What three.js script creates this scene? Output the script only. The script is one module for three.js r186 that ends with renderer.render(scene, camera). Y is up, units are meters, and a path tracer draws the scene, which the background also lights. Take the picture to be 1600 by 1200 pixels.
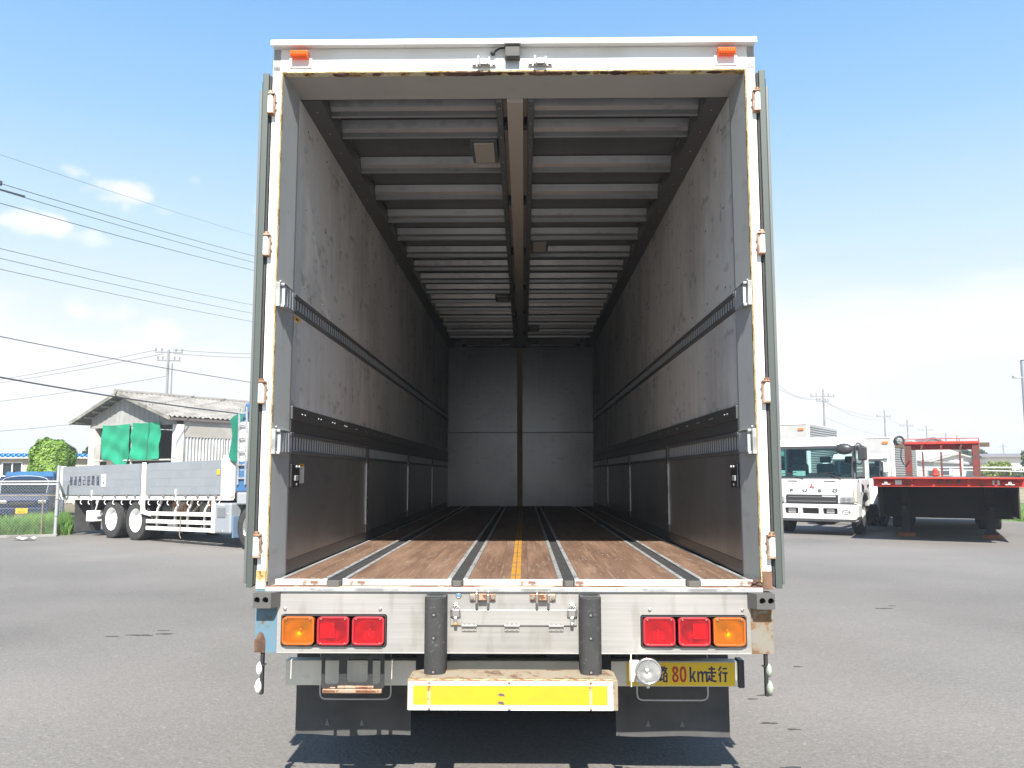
import * as THREE from 'three';
import { RoundedBoxGeometry } from 'three/addons/geometries/RoundedBoxGeometry.js';
import { TextGeometry } from 'three/addons/geometries/TextGeometry.js';
import { FontLoader } from 'three/addons/loaders/FontLoader.js';
import { mergeGeometries, toCreasedNormals } from 'three/addons/utils/BufferGeometryUtils.js';

// ---------------------------------------------------------------- noise
function rng(seed) { let s = seed >>> 0; return () => { s = (s + 0x6D2B79F5) >>> 0; let t = s; t = Math.imul(t ^ (t >>> 15), t | 1); t ^= t + Math.imul(t ^ (t >>> 7), t | 61); return ((t ^ (t >>> 14)) >>> 0) / 4294967296; }; }
const LAT = new Float32Array(65536); { const r = rng(7); for (let i = 0; i < 65536; i++) LAT[i] = r(); }
function vn(x, y, px, py) {            // value noise, tileable with periods px, py
  let ix = Math.floor(x), iy = Math.floor(y); const fx = x - ix, fy = y - iy, sx = fx * fx * (3 - 2 * fx), sy = fy * fy * (3 - 2 * fy);
  ix = ((ix % px) + px) % px; iy = ((iy % py) + py) % py; const jx = (ix + 1) % px, jy = (iy + 1) % py;
  const a = LAT[(ix & 255) | ((iy & 255) << 8)], b = LAT[(jx & 255) | ((iy & 255) << 8)], c = LAT[(ix & 255) | ((jy & 255) << 8)], d = LAT[(jx & 255) | ((jy & 255) << 8)];
  return a + (b - a) * sx + (c - a) * sy + (a - b - c + d) * sx * sy;
}
function fbm(u, v, fx, fy, oct, gain = 0.5) { let s = 0, a = 1, t = 0; for (let i = 0; i < oct; i++) { const k = 1 << i; s += a * vn(u * fx * k + i * 17, v * fy * k + i * 31, fx * k, fy * k); t += a; a *= gain; } return s / t; }
const sst = (a, b, x) => { const t = Math.min(1, Math.max(0, (x - a) / (b - a))); return t * t * (3 - 2 * t); };
const mixc = (a, b, t) => [a[0] + (b[0] - a[0]) * t, a[1] + (b[1] - a[1]) * t, a[2] + (b[2] - a[2]) * t];
const enc = (x) => { x = Math.min(1, Math.max(0, x)); return 255 * (x <= 0.0031308 ? 12.92 * x : 1.055 * Math.pow(x, 1 / 2.4) - 0.055); };

// ---------------------------------------------------------------- camera, sky, sun, exposure
const scene = new THREE.Scene();
const camera = new THREE.PerspectiveCamera(49.67, 4 / 3, 0.1, 3000);
camera.rotation.order = 'YXZ';
camera.position.set(0.053, 1.58, 4.082);
camera.rotation.set(0.108, 0.0142, 0.0);
const renderer = new THREE.WebGLRenderer({ antialias: true });
renderer.toneMapping = THREE.LinearToneMapping;
renderer.toneMappingExposure = 2.45;
renderer.shadowMap.enabled = true;
scene.fog = new THREE.FogExp2(0xdfe8f2, 0.0012);
renderer.shadowMap.type = THREE.PCFSoftShadowMap;
const SUN_EL = 47.3 * Math.PI / 180;
const SUNV = new THREE.Vector3(0.015, Math.sin(SUN_EL), Math.cos(SUN_EL)).normalize();
const sun = new THREE.DirectionalLight(new THREE.Color(1.0, 0.955, 0.88), 4.6);
sun.position.copy(SUNV).multiplyScalar(60).add(new THREE.Vector3(0, 0, -14)); sun.target.position.set(0, 0, -14);
sun.castShadow = true; sun.shadow.mapSize.set(4096, 4096);
Object.assign(sun.shadow.camera, { left: -45, right: 45, top: 45, bottom: -45, near: 1, far: 160 });
scene.add(sun, sun.target);
{
  const W = 3072, H = 1536, data = new Float32Array(W * H * 4);
  const puffs = [[-26.5, 17.0, 2.4, 1.1, 1.0], [-24.6, 16.6, 1.4, 0.6, 0.8], [-29.5, 18.3, 0.9, 0.5, 0.5], [-31.3, 14.8, 1.8, 1.0, 0.95], [-28.6, 14.2, 1.5, 0.6, 0.55], [-28.4, 10.0, 2.6, 0.9, 0.95], [-32.5, 9.0, 1.4, 0.8, 0.8], [-22.5, 18.6, 0.8, 0.4, 0.35], [-17.5, 17.2, 1.2, 0.8, 0.3],
    [-24, 8.7, 3.0, 1.0, 0.7], [-30, 6.6, 4.0, 1.1, 0.8]];
  const zen = [0.085, 0.265, 0.70], keys = [[90, zen], [45, [0.17, 0.40, 0.80]], [31, [0.24, 0.51, 0.93]], [23, [0.37, 0.65, 0.99]], [15, [0.64, 0.84, 1.0]], [9, [0.86, 0.945, 1.0]], [4, [0.90, 0.955, 1.0]], [0, [0.90, 0.94, 0.985]], [-90, [0.42, 0.42, 0.41]]];
  const K = 1 / 2.36;
  for (let j = 0; j < H; j++) {
    const el = ((j + 0.5) / H - 0.5) * 180; let base = keys[keys.length - 1][1];
    if (el <= 0) base = el > -0.5 ? keys[7][1] : keys[8][1];
    else for (let k = 0; k < 7; k++) if (el <= keys[k][0] && el >= keys[k + 1][0]) { const t = (el - keys[k + 1][0]) / (keys[k][0] - keys[k + 1][0]); base = mixc(keys[k + 1][1], keys[k][1], t); break; }
    for (let i = 0; i < W; i++) {
      let c = base;
      if (el > 0) {
        const u = (i + 0.5) / W, v = (j + 0.5) / H;
        const az = (u - 0.5) * 360;                       // degrees, atan2(z, x)
        const n = fbm(u, v, 24, 40, 6, 0.55), n2 = fbm(u + 0.31, v + 0.17, 14, 40, 5, 0.5);
        // banks of bright cloud low over the horizon, thinning out higher up
        const low = sst(16, 6, el), cov = 0.64 - 0.29 * low - 0.14 * sst(-5, 25, ((az + 270) % 360) - 180);
        let a = sst(cov, cov + 0.16, n2 * 0.6 + n * 0.4) * (0.25 + 0.75 * low) * sst(26, 12, el);
        // a few small fair-weather clouds
        const rel = az + 90;                              // 0 = straight ahead (-z), negative to the left
        const m = ((rel + 180) % 360 + 360) % 360 - 180;
        let p = 0;
        if (el > 5 && el < 22 && m > -38 && m < -12) for (const q of puffs) { const dx = (m - q[0]) / q[2], dy = (el - q[1]) / q[3], d = dx * dx + dy * dy; if (d < 5) p = Math.max(p, sst(1.35, 0.25, d * 0.8 + (0.55 - fbm(u, v, 180, 120, 4)) * 3.2 + 0.35) * q[4]); }
        // the same kind of cloud scattered over the rest of the sky
        const far = Math.abs(m) > 45 ? sst(0.60, 0.72, n) * sst(8, 20, el) * sst(60, 35, el) * 0.9 : 0;
        a = 1 - (1 - a) * (1 - p) * (1 - far);
        const shade = 1.0 - 0.10 * sst(0.4, 0.7, n2);
        c = mixc(base, [1.07 * shade, 1.07 * shade, 1.075 * shade], Math.min(1, a * 0.92));
        const dx = Math.cos(az * Math.PI / 180) * Math.cos(el * Math.PI / 180), dz = Math.sin(az * Math.PI / 180) * Math.cos(el * Math.PI / 180), dy = Math.sin(el * Math.PI / 180);
        const cs = Math.max(0, dx * SUNV.x + dy * SUNV.y + dz * SUNV.z), g = 0.5 * Math.pow(cs, 12) + 0.8 * Math.pow(cs, 80);
        c = [c[0] + g, c[1] + g * 0.97, c[2] + g * 0.9];
      }
      const o = (j * W + i) * 4; data[o] = c[0] * K; data[o + 1] = c[1] * K; data[o + 2] = c[2] * K; data[o + 3] = 1;
    }
  }
  const sky = new THREE.DataTexture(data, W, H, THREE.RGBAFormat, THREE.FloatType);
  sky.mapping = THREE.EquirectangularReflectionMapping; sky.magFilter = sky.minFilter = THREE.LinearFilter; sky.wrapS = THREE.RepeatWrapping; sky.needsUpdate = true;
  scene.background = sky; scene.environment = sky;
}

// ---------------------------------------------------------------- textures and materials
function tex(w, h, metres, fn, { srgb = true, rep = true } = {}) {
  const d = new Uint8Array(w * h * 4);
  for (let j = 0; j < h; j++) for (let i = 0; i < w; i++) { const c = fn((i + 0.5) / w, (j + 0.5) / h), o = (j * w + i) * 4; if (srgb) { d[o] = enc(c[0]); d[o + 1] = enc(c[1]); d[o + 2] = enc(c[2]); } else { const k = Array.isArray(c) ? c : [c, c, c]; d[o] = 255 * k[0]; d[o + 1] = 255 * k[1]; d[o + 2] = 255 * k[2]; } d[o + 3] = 255; }
  const t = new THREE.DataTexture(d, w, h, THREE.RGBAFormat); t.magFilter = THREE.LinearFilter; t.minFilter = THREE.LinearMipmapLinearFilter; t.generateMipmaps = true;
  if (rep) { t.wrapS = t.wrapT = THREE.RepeatWrapping; const m = Array.isArray(metres) ? metres : [metres, metres]; t.repeat.set(1 / m[0], 1 / m[1]); }
  if (srgb) t.colorSpace = THREE.SRGBColorSpace; t.needsUpdate = true; return t;
}
const col = (r, g, b) => new THREE.Color().setRGB(r, g ?? r, b ?? r);
const std = (c, rough, metal = 0, o = {}) => new THREE.MeshStandardMaterial({ color: Array.isArray(c) ? col(...c) : c === null ? 0xffffff : col(c, c, c), roughness: rough, metalness: metal, side: THREE.DoubleSide, ...o });
const phy = (c, rough, o = {}) => new THREE.MeshPhysicalMaterial({ color: col(...c), roughness: rough, side: THREE.DoubleSide, ...o });

const asphaltT = tex(2048, 2048, 12, (u, v) => {
  const f = LAT[((u * 2048 | 0) * 131 + (v * 2048 | 0) * 7919) & 65535], g = vn(u * 1024, v * 1024, 1024, 1024), m = fbm(u, v, 6, 6, 5), L = fbm(u + 0.3, v + 0.6, 2, 2, 3);
  let b = 0.141 + (g - 0.5) * 0.040 + (f - 0.5) * 0.026 + (m - 0.5) * 0.055 + (L - 0.5) * 0.05;
  if (g > 0.9) b += 0.035; const w = (m - 0.5) * 0.03;
  return [b * 1.075 + w * 0.1, b, b * 0.915];
});
const asphaltB = tex(1024, 1024, 3, (u, v) => 0.5 * vn(u * 300, v * 300, 300, 300) + 0.5 * vn(u * 130, v * 130, 130, 130), { srgb: false });
const blotch = (base, dark, o = {}) => tex(1024, 1024, o.m ?? 2.4, (u, v) => {   // scuffed, blotchy sheet
  const a = fbm(u, v, o.fx ?? 5, o.fy ?? 3, 5), b = fbm(u + 0.5, v, 60, 4, 3), s = fbm(u, v + 0.4, o.sx ?? 22, o.sy ?? 40, 5), fine = vn(u * 400, v * 60, 400, 60);
  let t = sst(0.42, 0.78, a) * (o.a ?? 0.5) + (b - 0.5) * (o.b ?? 0.25) + sst(0.64, 0.8, s) * (o.s ?? 0.45) + (fine - 0.5) * (o.f ?? 0.08);
  return mixc(base, dark, Math.max(0, Math.min(1, t)));
});
const rustOver = (base, amt, m = 1.2, tint = [0.30, 0.105, 0.035]) => tex(512, 512, m, (u, v) => {
  const a = fbm(u, v, 5, 5, 6), b = fbm(u + 0.3, v + 0.7, 24, 24, 3), t = sst(amt, amt + 0.10, a * 0.7 + b * 0.3), halo = sst(amt - 0.10, amt + 0.04, a * 0.7 + b * 0.3) * 0.35, d = 0.6 + 0.8 * b;
  return mixc(mixc(base, [base[0] * 0.9, base[1] * 0.7, base[2] * 0.45], halo), [tint[0] * d, tint[1] * d, tint[2] * d], t);
});
const woodT = tex(1024, 1024, [1.1, 3.2], (u, v) => {
  const g = fbm(u, v, 120, 5, 3), a = fbm(u, v, 14, 4, 5), b = fbm(u + 0.4, v + 0.2, 30, 10, 4), sc = fbm(u, v, 90, 14, 3);
  let c = mixc([0.185, 0.112, 0.074], [0.125, 0.073, 0.048], sst(0.3, 0.7, a) * 0.8 + (g - 0.5) * 0.8 + (fbm(u + 0.7, v, 6, 6, 4) - 0.5) * 1.1);
  c = mixc(c, [0.27, 0.19, 0.125], sst(0.58, 0.85, b) * 0.4); c = mixc(c, [0.29, 0.21, 0.15], sst(0.66, 0.8, sc) * 0.4);
  return c;
});
const woodB = tex(512, 512, [1.1, 3.2], (u, v) => fbm(u, v, 160, 10, 3), { srgb: false });
const brushT = tex(1024, 1024, 1.6, (u, v) => { const h = vn(u * 6, v * 700, 6, 700), a = fbm(u, v, 4, 6, 5), d = fbm(u + 0.2, v + 0.7, 30, 8, 4); const b = 0.385 + (h - 0.5) * 0.05 + (a - 0.5) * 0.16; return mixc([b, b * 0.975, b * 0.925], [b * 0.72, b * 0.66, b * 0.56], sst(0.58, 0.8, d) * 0.45); });
const brushR = tex(512, 512, 1.6, (u, v) => 0.42 + 0.14 * vn(u * 4, v * 300, 4, 300) + 0.12 * fbm(u, v, 5, 5, 4), { srgb: false });
const rubberT = tex(512, 512, 0.6, (u, v) => { const a = fbm(u, v, 6, 6, 5), s = fbm(u, v, 60, 60, 2), b = 0.032 + (a - 0.5) * 0.02 + sst(0.72, 0.85, s) * 0.035; return [b, b, b * 1.02]; });
const greyPaintT = blotch([0.36, 0.375, 0.38], [0.24, 0.24, 0.235], { a: 0.35, b: 0.2, s: 0.3 });
const edgeRustT = tex(512, 512, 0.5, (u, v) => { const a = fbm(u, v, 10, 10, 5), b = fbm(u + 0.6, v, 40, 40, 3); return mixc(mixc([0.62, 0.56, 0.36], [0.42, 0.30, 0.10], sst(0.35, 0.6, a)), [0.17, 0.07, 0.035], sst(0.52, 0.68, a * 0.5 + b * 0.5)); });
const dirtT = (m, a, b, f = 5) => tex(512, 512, m, (u, v) => mixc(a, b, sst(0.3, 0.7, fbm(u, v, f, f, 6))));

const M = {
  asphalt: std(null, 0.93, 0, { map: asphaltT, bumpMap: asphaltB, bumpScale: 0.004 }),
  white: std(null, 0.42, 0, { map: tex(512, 512, 1.5, (u, v) => mixc([0.80, 0.80, 0.79], [0.66, 0.65, 0.60], sst(0.45, 0.8, fbm(u, v, 6, 8, 5)) * 0.6)) }),
  whiteRust: std(null, 0.5, 0, { map: rustOver([0.80, 0.80, 0.79], 0.735, 1.4) }),
  edgeRust: std(null, 0.75, 0, { map: edgeRustT, bumpMap: tex(256, 256, 0.25, (u, v) => fbm(u, v, 20, 20, 3), { srgb: false }), bumpScale: 0.004 }),
  rust: std(null, 0.85, 0, { map: tex(512, 512, 0.5, (u, v) => { const a = fbm(u, v, 8, 8, 6); return mixc([0.055, 0.028, 0.018], [0.17, 0.095, 0.06], sst(0.3, 0.75, a)); }) }),
  rustTan: std(null, 0.75, 0, { map: rustOver([0.25, 0.21, 0.15], 0.585, 0.5, [0.12, 0.07, 0.042]) }),
  steelRust: std(null, 0.5, 0.4, { map: rustOver([0.42, 0.32, 0.24], 0.49, 0.2, [0.20, 0.085, 0.045]) }),
  pillar: std(null, 0.55, 0.15, { map: greyPaintT }),
  soffit: std(null, 0.7, 0, { map: blotch([0.37, 0.355, 0.335], [0.29, 0.275, 0.26], { a: 0.3, b: 0.1, s: 0.2 }) }),
  wallUp: std(null, 0.52, 0.06, { map: blotch([0.70, 0.695, 0.685], [0.20, 0.195, 0.19], { a: 0.34, b: 0.22, s: 0.40, f: 0.16 }) }),
  wallLow: std(null, 0.34, 0.6, { map: blotch([0.33, 0.32, 0.31], [0.20, 0.195, 0.19], { a: 0.5, b: 0.3, s: 0.35 }) }),
  darkAlu: std([0.13, 0.128, 0.126], 0.42, 0.5),
  rail: std([0.46, 0.48, 0.49], 0.5, 0.25),
  railDark: std([0.13, 0.135, 0.14], 0.5, 0.3),
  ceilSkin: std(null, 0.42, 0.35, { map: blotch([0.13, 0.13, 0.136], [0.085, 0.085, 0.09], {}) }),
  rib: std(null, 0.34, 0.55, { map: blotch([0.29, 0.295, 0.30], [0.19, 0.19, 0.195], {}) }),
  ribEdge: std([0.36, 0.37, 0.38], 0.35, 0.5),
  beamTan: std([0.40, 0.36, 0.305], 0.7),
  bulkhead: std(null, 0.27, 0.5, { map: blotch([0.21, 0.22, 0.23], [0.125, 0.13, 0.137], { a: 0.4, b: 0.3, s: 0.4 }) }),
  orange: std(null, 0.6, 0, { map: tex(256, 256, 0.6, (u, v) => mixc([0.42, 0.21, 0.02], [0.24, 0.13, 0.05], sst(0.45, 0.75, fbm(u, v, 10, 20, 4)))) }),
  wood: std(null, 0.62, 0, { map: woodT, bumpMap: woodB, bumpScale: 0.0015 }),
  alu: std(null, 0.45, 0.55, { map: tex(512, 512, 0.8, (u, v) => mixc([0.52, 0.53, 0.53], [0.30, 0.30, 0.29], sst(0.45, 0.75, fbm(u, v, 12, 12, 5)))) }),
  sill: std(null, 0.55, 0.2, { map: rustOver([0.58, 0.58, 0.565], 0.60, 0.6, [0.15, 0.085, 0.06]) }),
  sillLedge: std(null, 0.7, 0.1, { map: rustOver([0.46, 0.40, 0.34], 0.46, 0.7, [0.24, 0.12, 0.07]) }),
  stainless: std(null, 1, 0.62, { map: brushT, roughnessMap: brushR }),
  chrome: std([0.72, 0.70, 0.67], 0.22, 0.95),
  bolt: std([0.45, 0.43, 0.40], 0.35, 0.8),
  rubber: std(null, 0.72, 0, { map: rubberT }),
  black: std([0.022, 0.022, 0.024], 0.55),
  matte: std([0.03, 0.03, 0.031], 0.9),
  plastic: std([0.035, 0.035, 0.037], 0.4),
  block: std([0.085, 0.083, 0.08], 0.75),
  flap: std(null, 0.75, 0, { map: tex(512, 512, 0.8, (u, v) => { const b = 0.055 + (fbm(u, v, 6, 6, 5) - 0.5) * 0.05; return [b, b, b]; }) }),
  tread: std(null, 0.9, 0, { map: tex(256, 256, 0.5, (u, v) => { const b = 0.038 + (fbm(u, v, 8, 8, 4) - 0.5) * 0.03; return [b, b * 0.98, b * 0.95]; }) }),
  greyBeam: std(null, 0.5, 0.1, { map: blotch([0.74, 0.71, 0.62], [0.56, 0.53, 0.46], { a: 0.3, s: 0.35, m: 1.2 }) }),
  yellowRef: std(null, 0.5, 0, { map: tex(512, 512, 0.5, (u, v) => { const h = (Math.sin(u * 314) * Math.sin(v * 314)) * 0.03, s = sst(0.55, 0.8, fbm(u, v, 5, 14, 4)) * 0.2; return mixc([0.74, 0.335 + h * 0.7, 0.012], [0.52, 0.23, 0.05], s); }) }),
  whiteRef: std(null, 0.45, 0, { map: tex(256, 256, 0.4, (u, v) => mixc([0.82, 0.81, 0.79], [0.7, 0.6, 0.5], sst(0.6, 0.85, fbm(u, v, 8, 8, 4)) * 0.6)) }),
  amberLens: phy([1.0, 0.40, 0.015], 0.16, { transmission: 0.86, thickness: 0, bumpMap: tex(256, 256, 0.04, (u, v) => 0.5 + 0.25 * Math.cos(u * Math.PI * 16) + 0.25 * Math.cos(v * Math.PI * 16), { srgb: false }), bumpScale: 0.0012 }),
  redLens: phy([0.95, 0.035, 0.055], 0.16, { transmission: 0.86, thickness: 0, bumpMap: tex(256, 256, 0.04, (u, v) => 0.5 + 0.25 * Math.cos(u * Math.PI * 16) + 0.25 * Math.cos(v * Math.PI * 16), { srgb: false }), bumpScale: 0.0012 }),
  amberRim: std([0.42, 0.10, 0.012], 0.3), redRim: std([0.36, 0.02, 0.03], 0.3),
  redBlock: std([0.55, 0.02, 0.035], 0.2),
  reflector: std([0.60, 0.60, 0.585], 0.44, 0.95),
  glass: phy([0.9, 0.97, 0.95], 0.04, { transmission: 1, thickness: 0 }),
  greenGlass: phy([0.42, 0.66, 0.62], 0.04, { transmission: 1, thickness: 0 }),
  darkGlass: phy([0.16, 0.21, 0.22], 0.05, { transmission: 0.9, thickness: 0 }),
  clearLens: phy([0.95, 0.95, 0.95], 0.12, { transmission: 0.9, thickness: 0, bumpMap: tex(256, 256, 0.03, (u, v) => 0.5 + 0.5 * Math.cos(u * Math.PI * 8), { srgb: false }), bumpScale: 0.002 }),
  diffuser: phy([0.62, 0.58, 0.5], 0.7, { transmission: 0.25, thickness: 0 }),
  label: std([0.62, 0.62, 0.6], 0.6), yellow: std([0.65, 0.42, 0.02], 0.6),
  paleBlue: std(null, 0.6, 0, { map: rustOver([0.10, 0.18, 0.235], 0.68, 0.5, [0.11, 0.06, 0.035]) }),
};
// ---------------------------------------------------------------- building helpers
const used = new Map();
const SMALL = new Set(['floor_screw', 'rivet', 'bolt', 'panel_bolt', 'lamp_screw', 'rust_scale', 'corner_rust', 'bumper_rivet', 'scratch', 'guard_bolt', 'bolt_head', 'flap_mark', 'keeper_tooth', 'rail_bar', 'tank_louvre', 'headlight_bulb', 'post_band', 'tank_bolt', 'fog_lamp', 'seat', 'door_seal']);
function numbered(n) { const k = used.get(n) ?? 0; used.set(n, k + 1); return k ? n + '_' + String(k).padStart(3, '0') : n; }
function thing(name, label, category, pos = [0, 0, 0], turn = 0, group) { const o = new THREE.Group(); o.name = numbered(name); o.position.set(...pos); o.rotation.y = turn; o.userData = { label, category }; if (group) o.userData.group = group; scene.add(o); return o; }
function tag(o, label, category, group) { o.userData.label = label; o.userData.category = category; if (group) o.userData.group = group; return o; }
function sub(name, parent, pos = [0, 0, 0]) { const o = new THREE.Group(); o.name = numbered(name); o.position.set(...pos); parent.add(o); return o; }
function uvMetres(g, off = [0, 0]) {      // box-projected uv in metres
  const p = g.attributes.position, n = g.attributes.normal, uv = new Float32Array(p.count * 2);
  for (let i = 0; i < p.count; i++) { const ax = Math.abs(n.getX(i)), ay = Math.abs(n.getY(i)), az = Math.abs(n.getZ(i)); let a, b; if (ax >= ay && ax >= az) { a = p.getZ(i); b = p.getY(i); } else if (ay >= az) { a = p.getX(i); b = p.getZ(i); } else { a = p.getX(i); b = p.getY(i); } uv[2 * i] = a + off[0]; uv[2 * i + 1] = b + off[1]; }
  g.setAttribute('uv', new THREE.BufferAttribute(uv, 2)); return g;
}
function flat(g, off) { const keep = g.userData.keepUV; let h = g.index ? g.toNonIndexed() : g; if (!h.attributes.normal) h.computeVertexNormals(); for (const k of Object.keys(h.attributes)) if (!['position', 'normal', 'uv'].includes(k)) h.deleteAttribute(k); if (!keep) uvMetres(h, off); h.clearGroups(); return h; }
function mesh(name, geos, mat, parent = scene, off) { const l = (Array.isArray(geos) ? geos : [geos]).map((g) => flat(g, off)); const m = new THREE.Mesh(l.length > 1 ? mergeGeometries(l) : l[0], mat); m.name = numbered(name); m.castShadow = m.receiveShadow = true; parent.add(m); if (SMALL.has(name) && l.length > 1) m.userData.kind = 'stuff'; return m; }
const kind = (o, k) => { o.userData.kind = k; return o; };
const bx = (x0, x1, y0, y1, z0, z1) => { const g = new THREE.BoxGeometry(Math.abs(x1 - x0), Math.abs(y1 - y0), Math.abs(z1 - z0)); g.translate((x0 + x1) / 2, (y0 + y1) / 2, (z0 + z1) / 2); return g; };
const rb = (x0, x1, y0, y1, z0, z1, r = 0.006, s = 1) => { const w = Math.abs(x1 - x0), h = Math.abs(y1 - y0), d = Math.abs(z1 - z0); const g = new RoundedBoxGeometry(w, h, d, s, Math.min(r, w * 0.49, h * 0.49, d * 0.49)); g.translate((x0 + x1) / 2, (y0 + y1) / 2, (z0 + z1) / 2); return g; };
const cyl = (r, len, axis, x, y, z, seg = 16, r2 = r) => { const g = new THREE.CylinderGeometry(r2, r, len, seg); if (axis === 'x') g.rotateZ(-Math.PI / 2); if (axis === 'z') g.rotateX(Math.PI / 2); g.translate(x, y, z); return g; };
const V = (x, y, z) => new THREE.Vector3(x, y, z);
function bar(a, b, r, seg = 6) { const d = b.clone().sub(a), g = new THREE.CylinderGeometry(r, r, d.length(), seg); g.applyQuaternion(new THREE.Quaternion().setFromUnitVectors(V(0, 1, 0), d.normalize())); g.translate((a.x + b.x) / 2, (a.y + b.y) / 2, (a.z + b.z) / 2); return g; }
const tube = (pts, r, n = 24, seg = 6, closed = false, type = 'centripetal') => new THREE.TubeGeometry(new THREE.CatmullRomCurve3(pts, closed, type), n, r, seg, closed);
function poly(pts) { const s = new THREE.Shape(); pts.forEach((p, i) => (i ? s.lineTo(p[0], p[1]) : s.moveTo(p[0], p[1]))); return s; }
function rrect(x0, x1, y0, y1, r) { const s = new THREE.Shape(); s.moveTo(x0 + r, y0); s.lineTo(x1 - r, y0); s.quadraticCurveTo(x1, y0, x1, y0 + r); s.lineTo(x1, y1 - r); s.quadraticCurveTo(x1, y1, x1 - r, y1); s.lineTo(x0 + r, y1); s.quadraticCurveTo(x0, y1, x0, y1 - r); s.lineTo(x0, y0 + r); s.quadraticCurveTo(x0, y0, x0 + r, y0); return s; }
// shape in x,y pushed out along z from z0 to z1
const ext = (shape, z0, z1, bevel = 0, cs = 8) => { const g = new THREE.ExtrudeGeometry(shape, { depth: Math.abs(z1 - z0) - 2 * bevel, bevelEnabled: bevel > 0, bevelThickness: bevel, bevelSize: bevel, bevelOffset: -bevel, bevelSegments: 2, curveSegments: cs }); g.translate(0, 0, Math.min(z0, z1) + bevel); return g; };
// outline in (x, z) pushed up along y
const extY = (pts, y0, y1, bevel = 0) => { const g = ext(poly(pts.map((p) => [p[0], -p[1]])), y0, y1, bevel); g.rotateX(-Math.PI / 2); return g; };
// outline in (z, y) pushed along x
const extX = (pts, x0, x1, bevel = 0, cs = 8) => { const g = ext(pts instanceof THREE.Shape ? pts : poly(pts), -x1, -x0, bevel, cs); g.rotateY(-Math.PI / 2); g.scale(1, 1, 1); return g; };
function hole(shape, s) { shape.holes.push(s); return shape; }
const lathe = (pts, seg = 24) => new THREE.LatheGeometry(pts.map((p) => new THREE.Vector2(p[0], p[1])), seg);
const dome = (r, x, y, z, sx = 1, sy = 1, sz = 1, seg = 12) => { const g = new THREE.SphereGeometry(r, seg, Math.max(6, seg >> 1)); g.scale(sx, sy, sz); g.translate(x, y, z); return g; };
const mirror = (g) => { const h = g.index ? g.toNonIndexed() : g.clone(); h.scale(-1, 1, 1); const p = h.attributes; for (const k of Object.keys(p)) { const a = p[k], n = a.itemSize, arr = a.array; for (let i = 0; i < a.count; i += 3) for (let c = 0; c < n; c++) { const t = arr[(i + 1) * n + c]; arr[(i + 1) * n + c] = arr[(i + 2) * n + c]; arr[(i + 2) * n + c] = t; } } return h; };
function canvasTex(w, h, draw) { const c = document.createElement('canvas'); c.width = w; c.height = h; const g = c.getContext('2d'); draw(g, w, h); const t = new THREE.CanvasTexture(c); t.colorSpace = THREE.SRGBColorSpace; return t; }
// a printed sheet: rectangle x0..x1, y0..y1 at depth z0..z1 with the print on its face (0..1 uv)
function sheet(x0, x1, y0, y1, z0, z1) { const g = new THREE.PlaneGeometry(x1 - x0, y1 - y0); g.translate((x0 + x1) / 2, (y0 + y1) / 2, z1); g.userData.keepUV = true; return g; }
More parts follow.
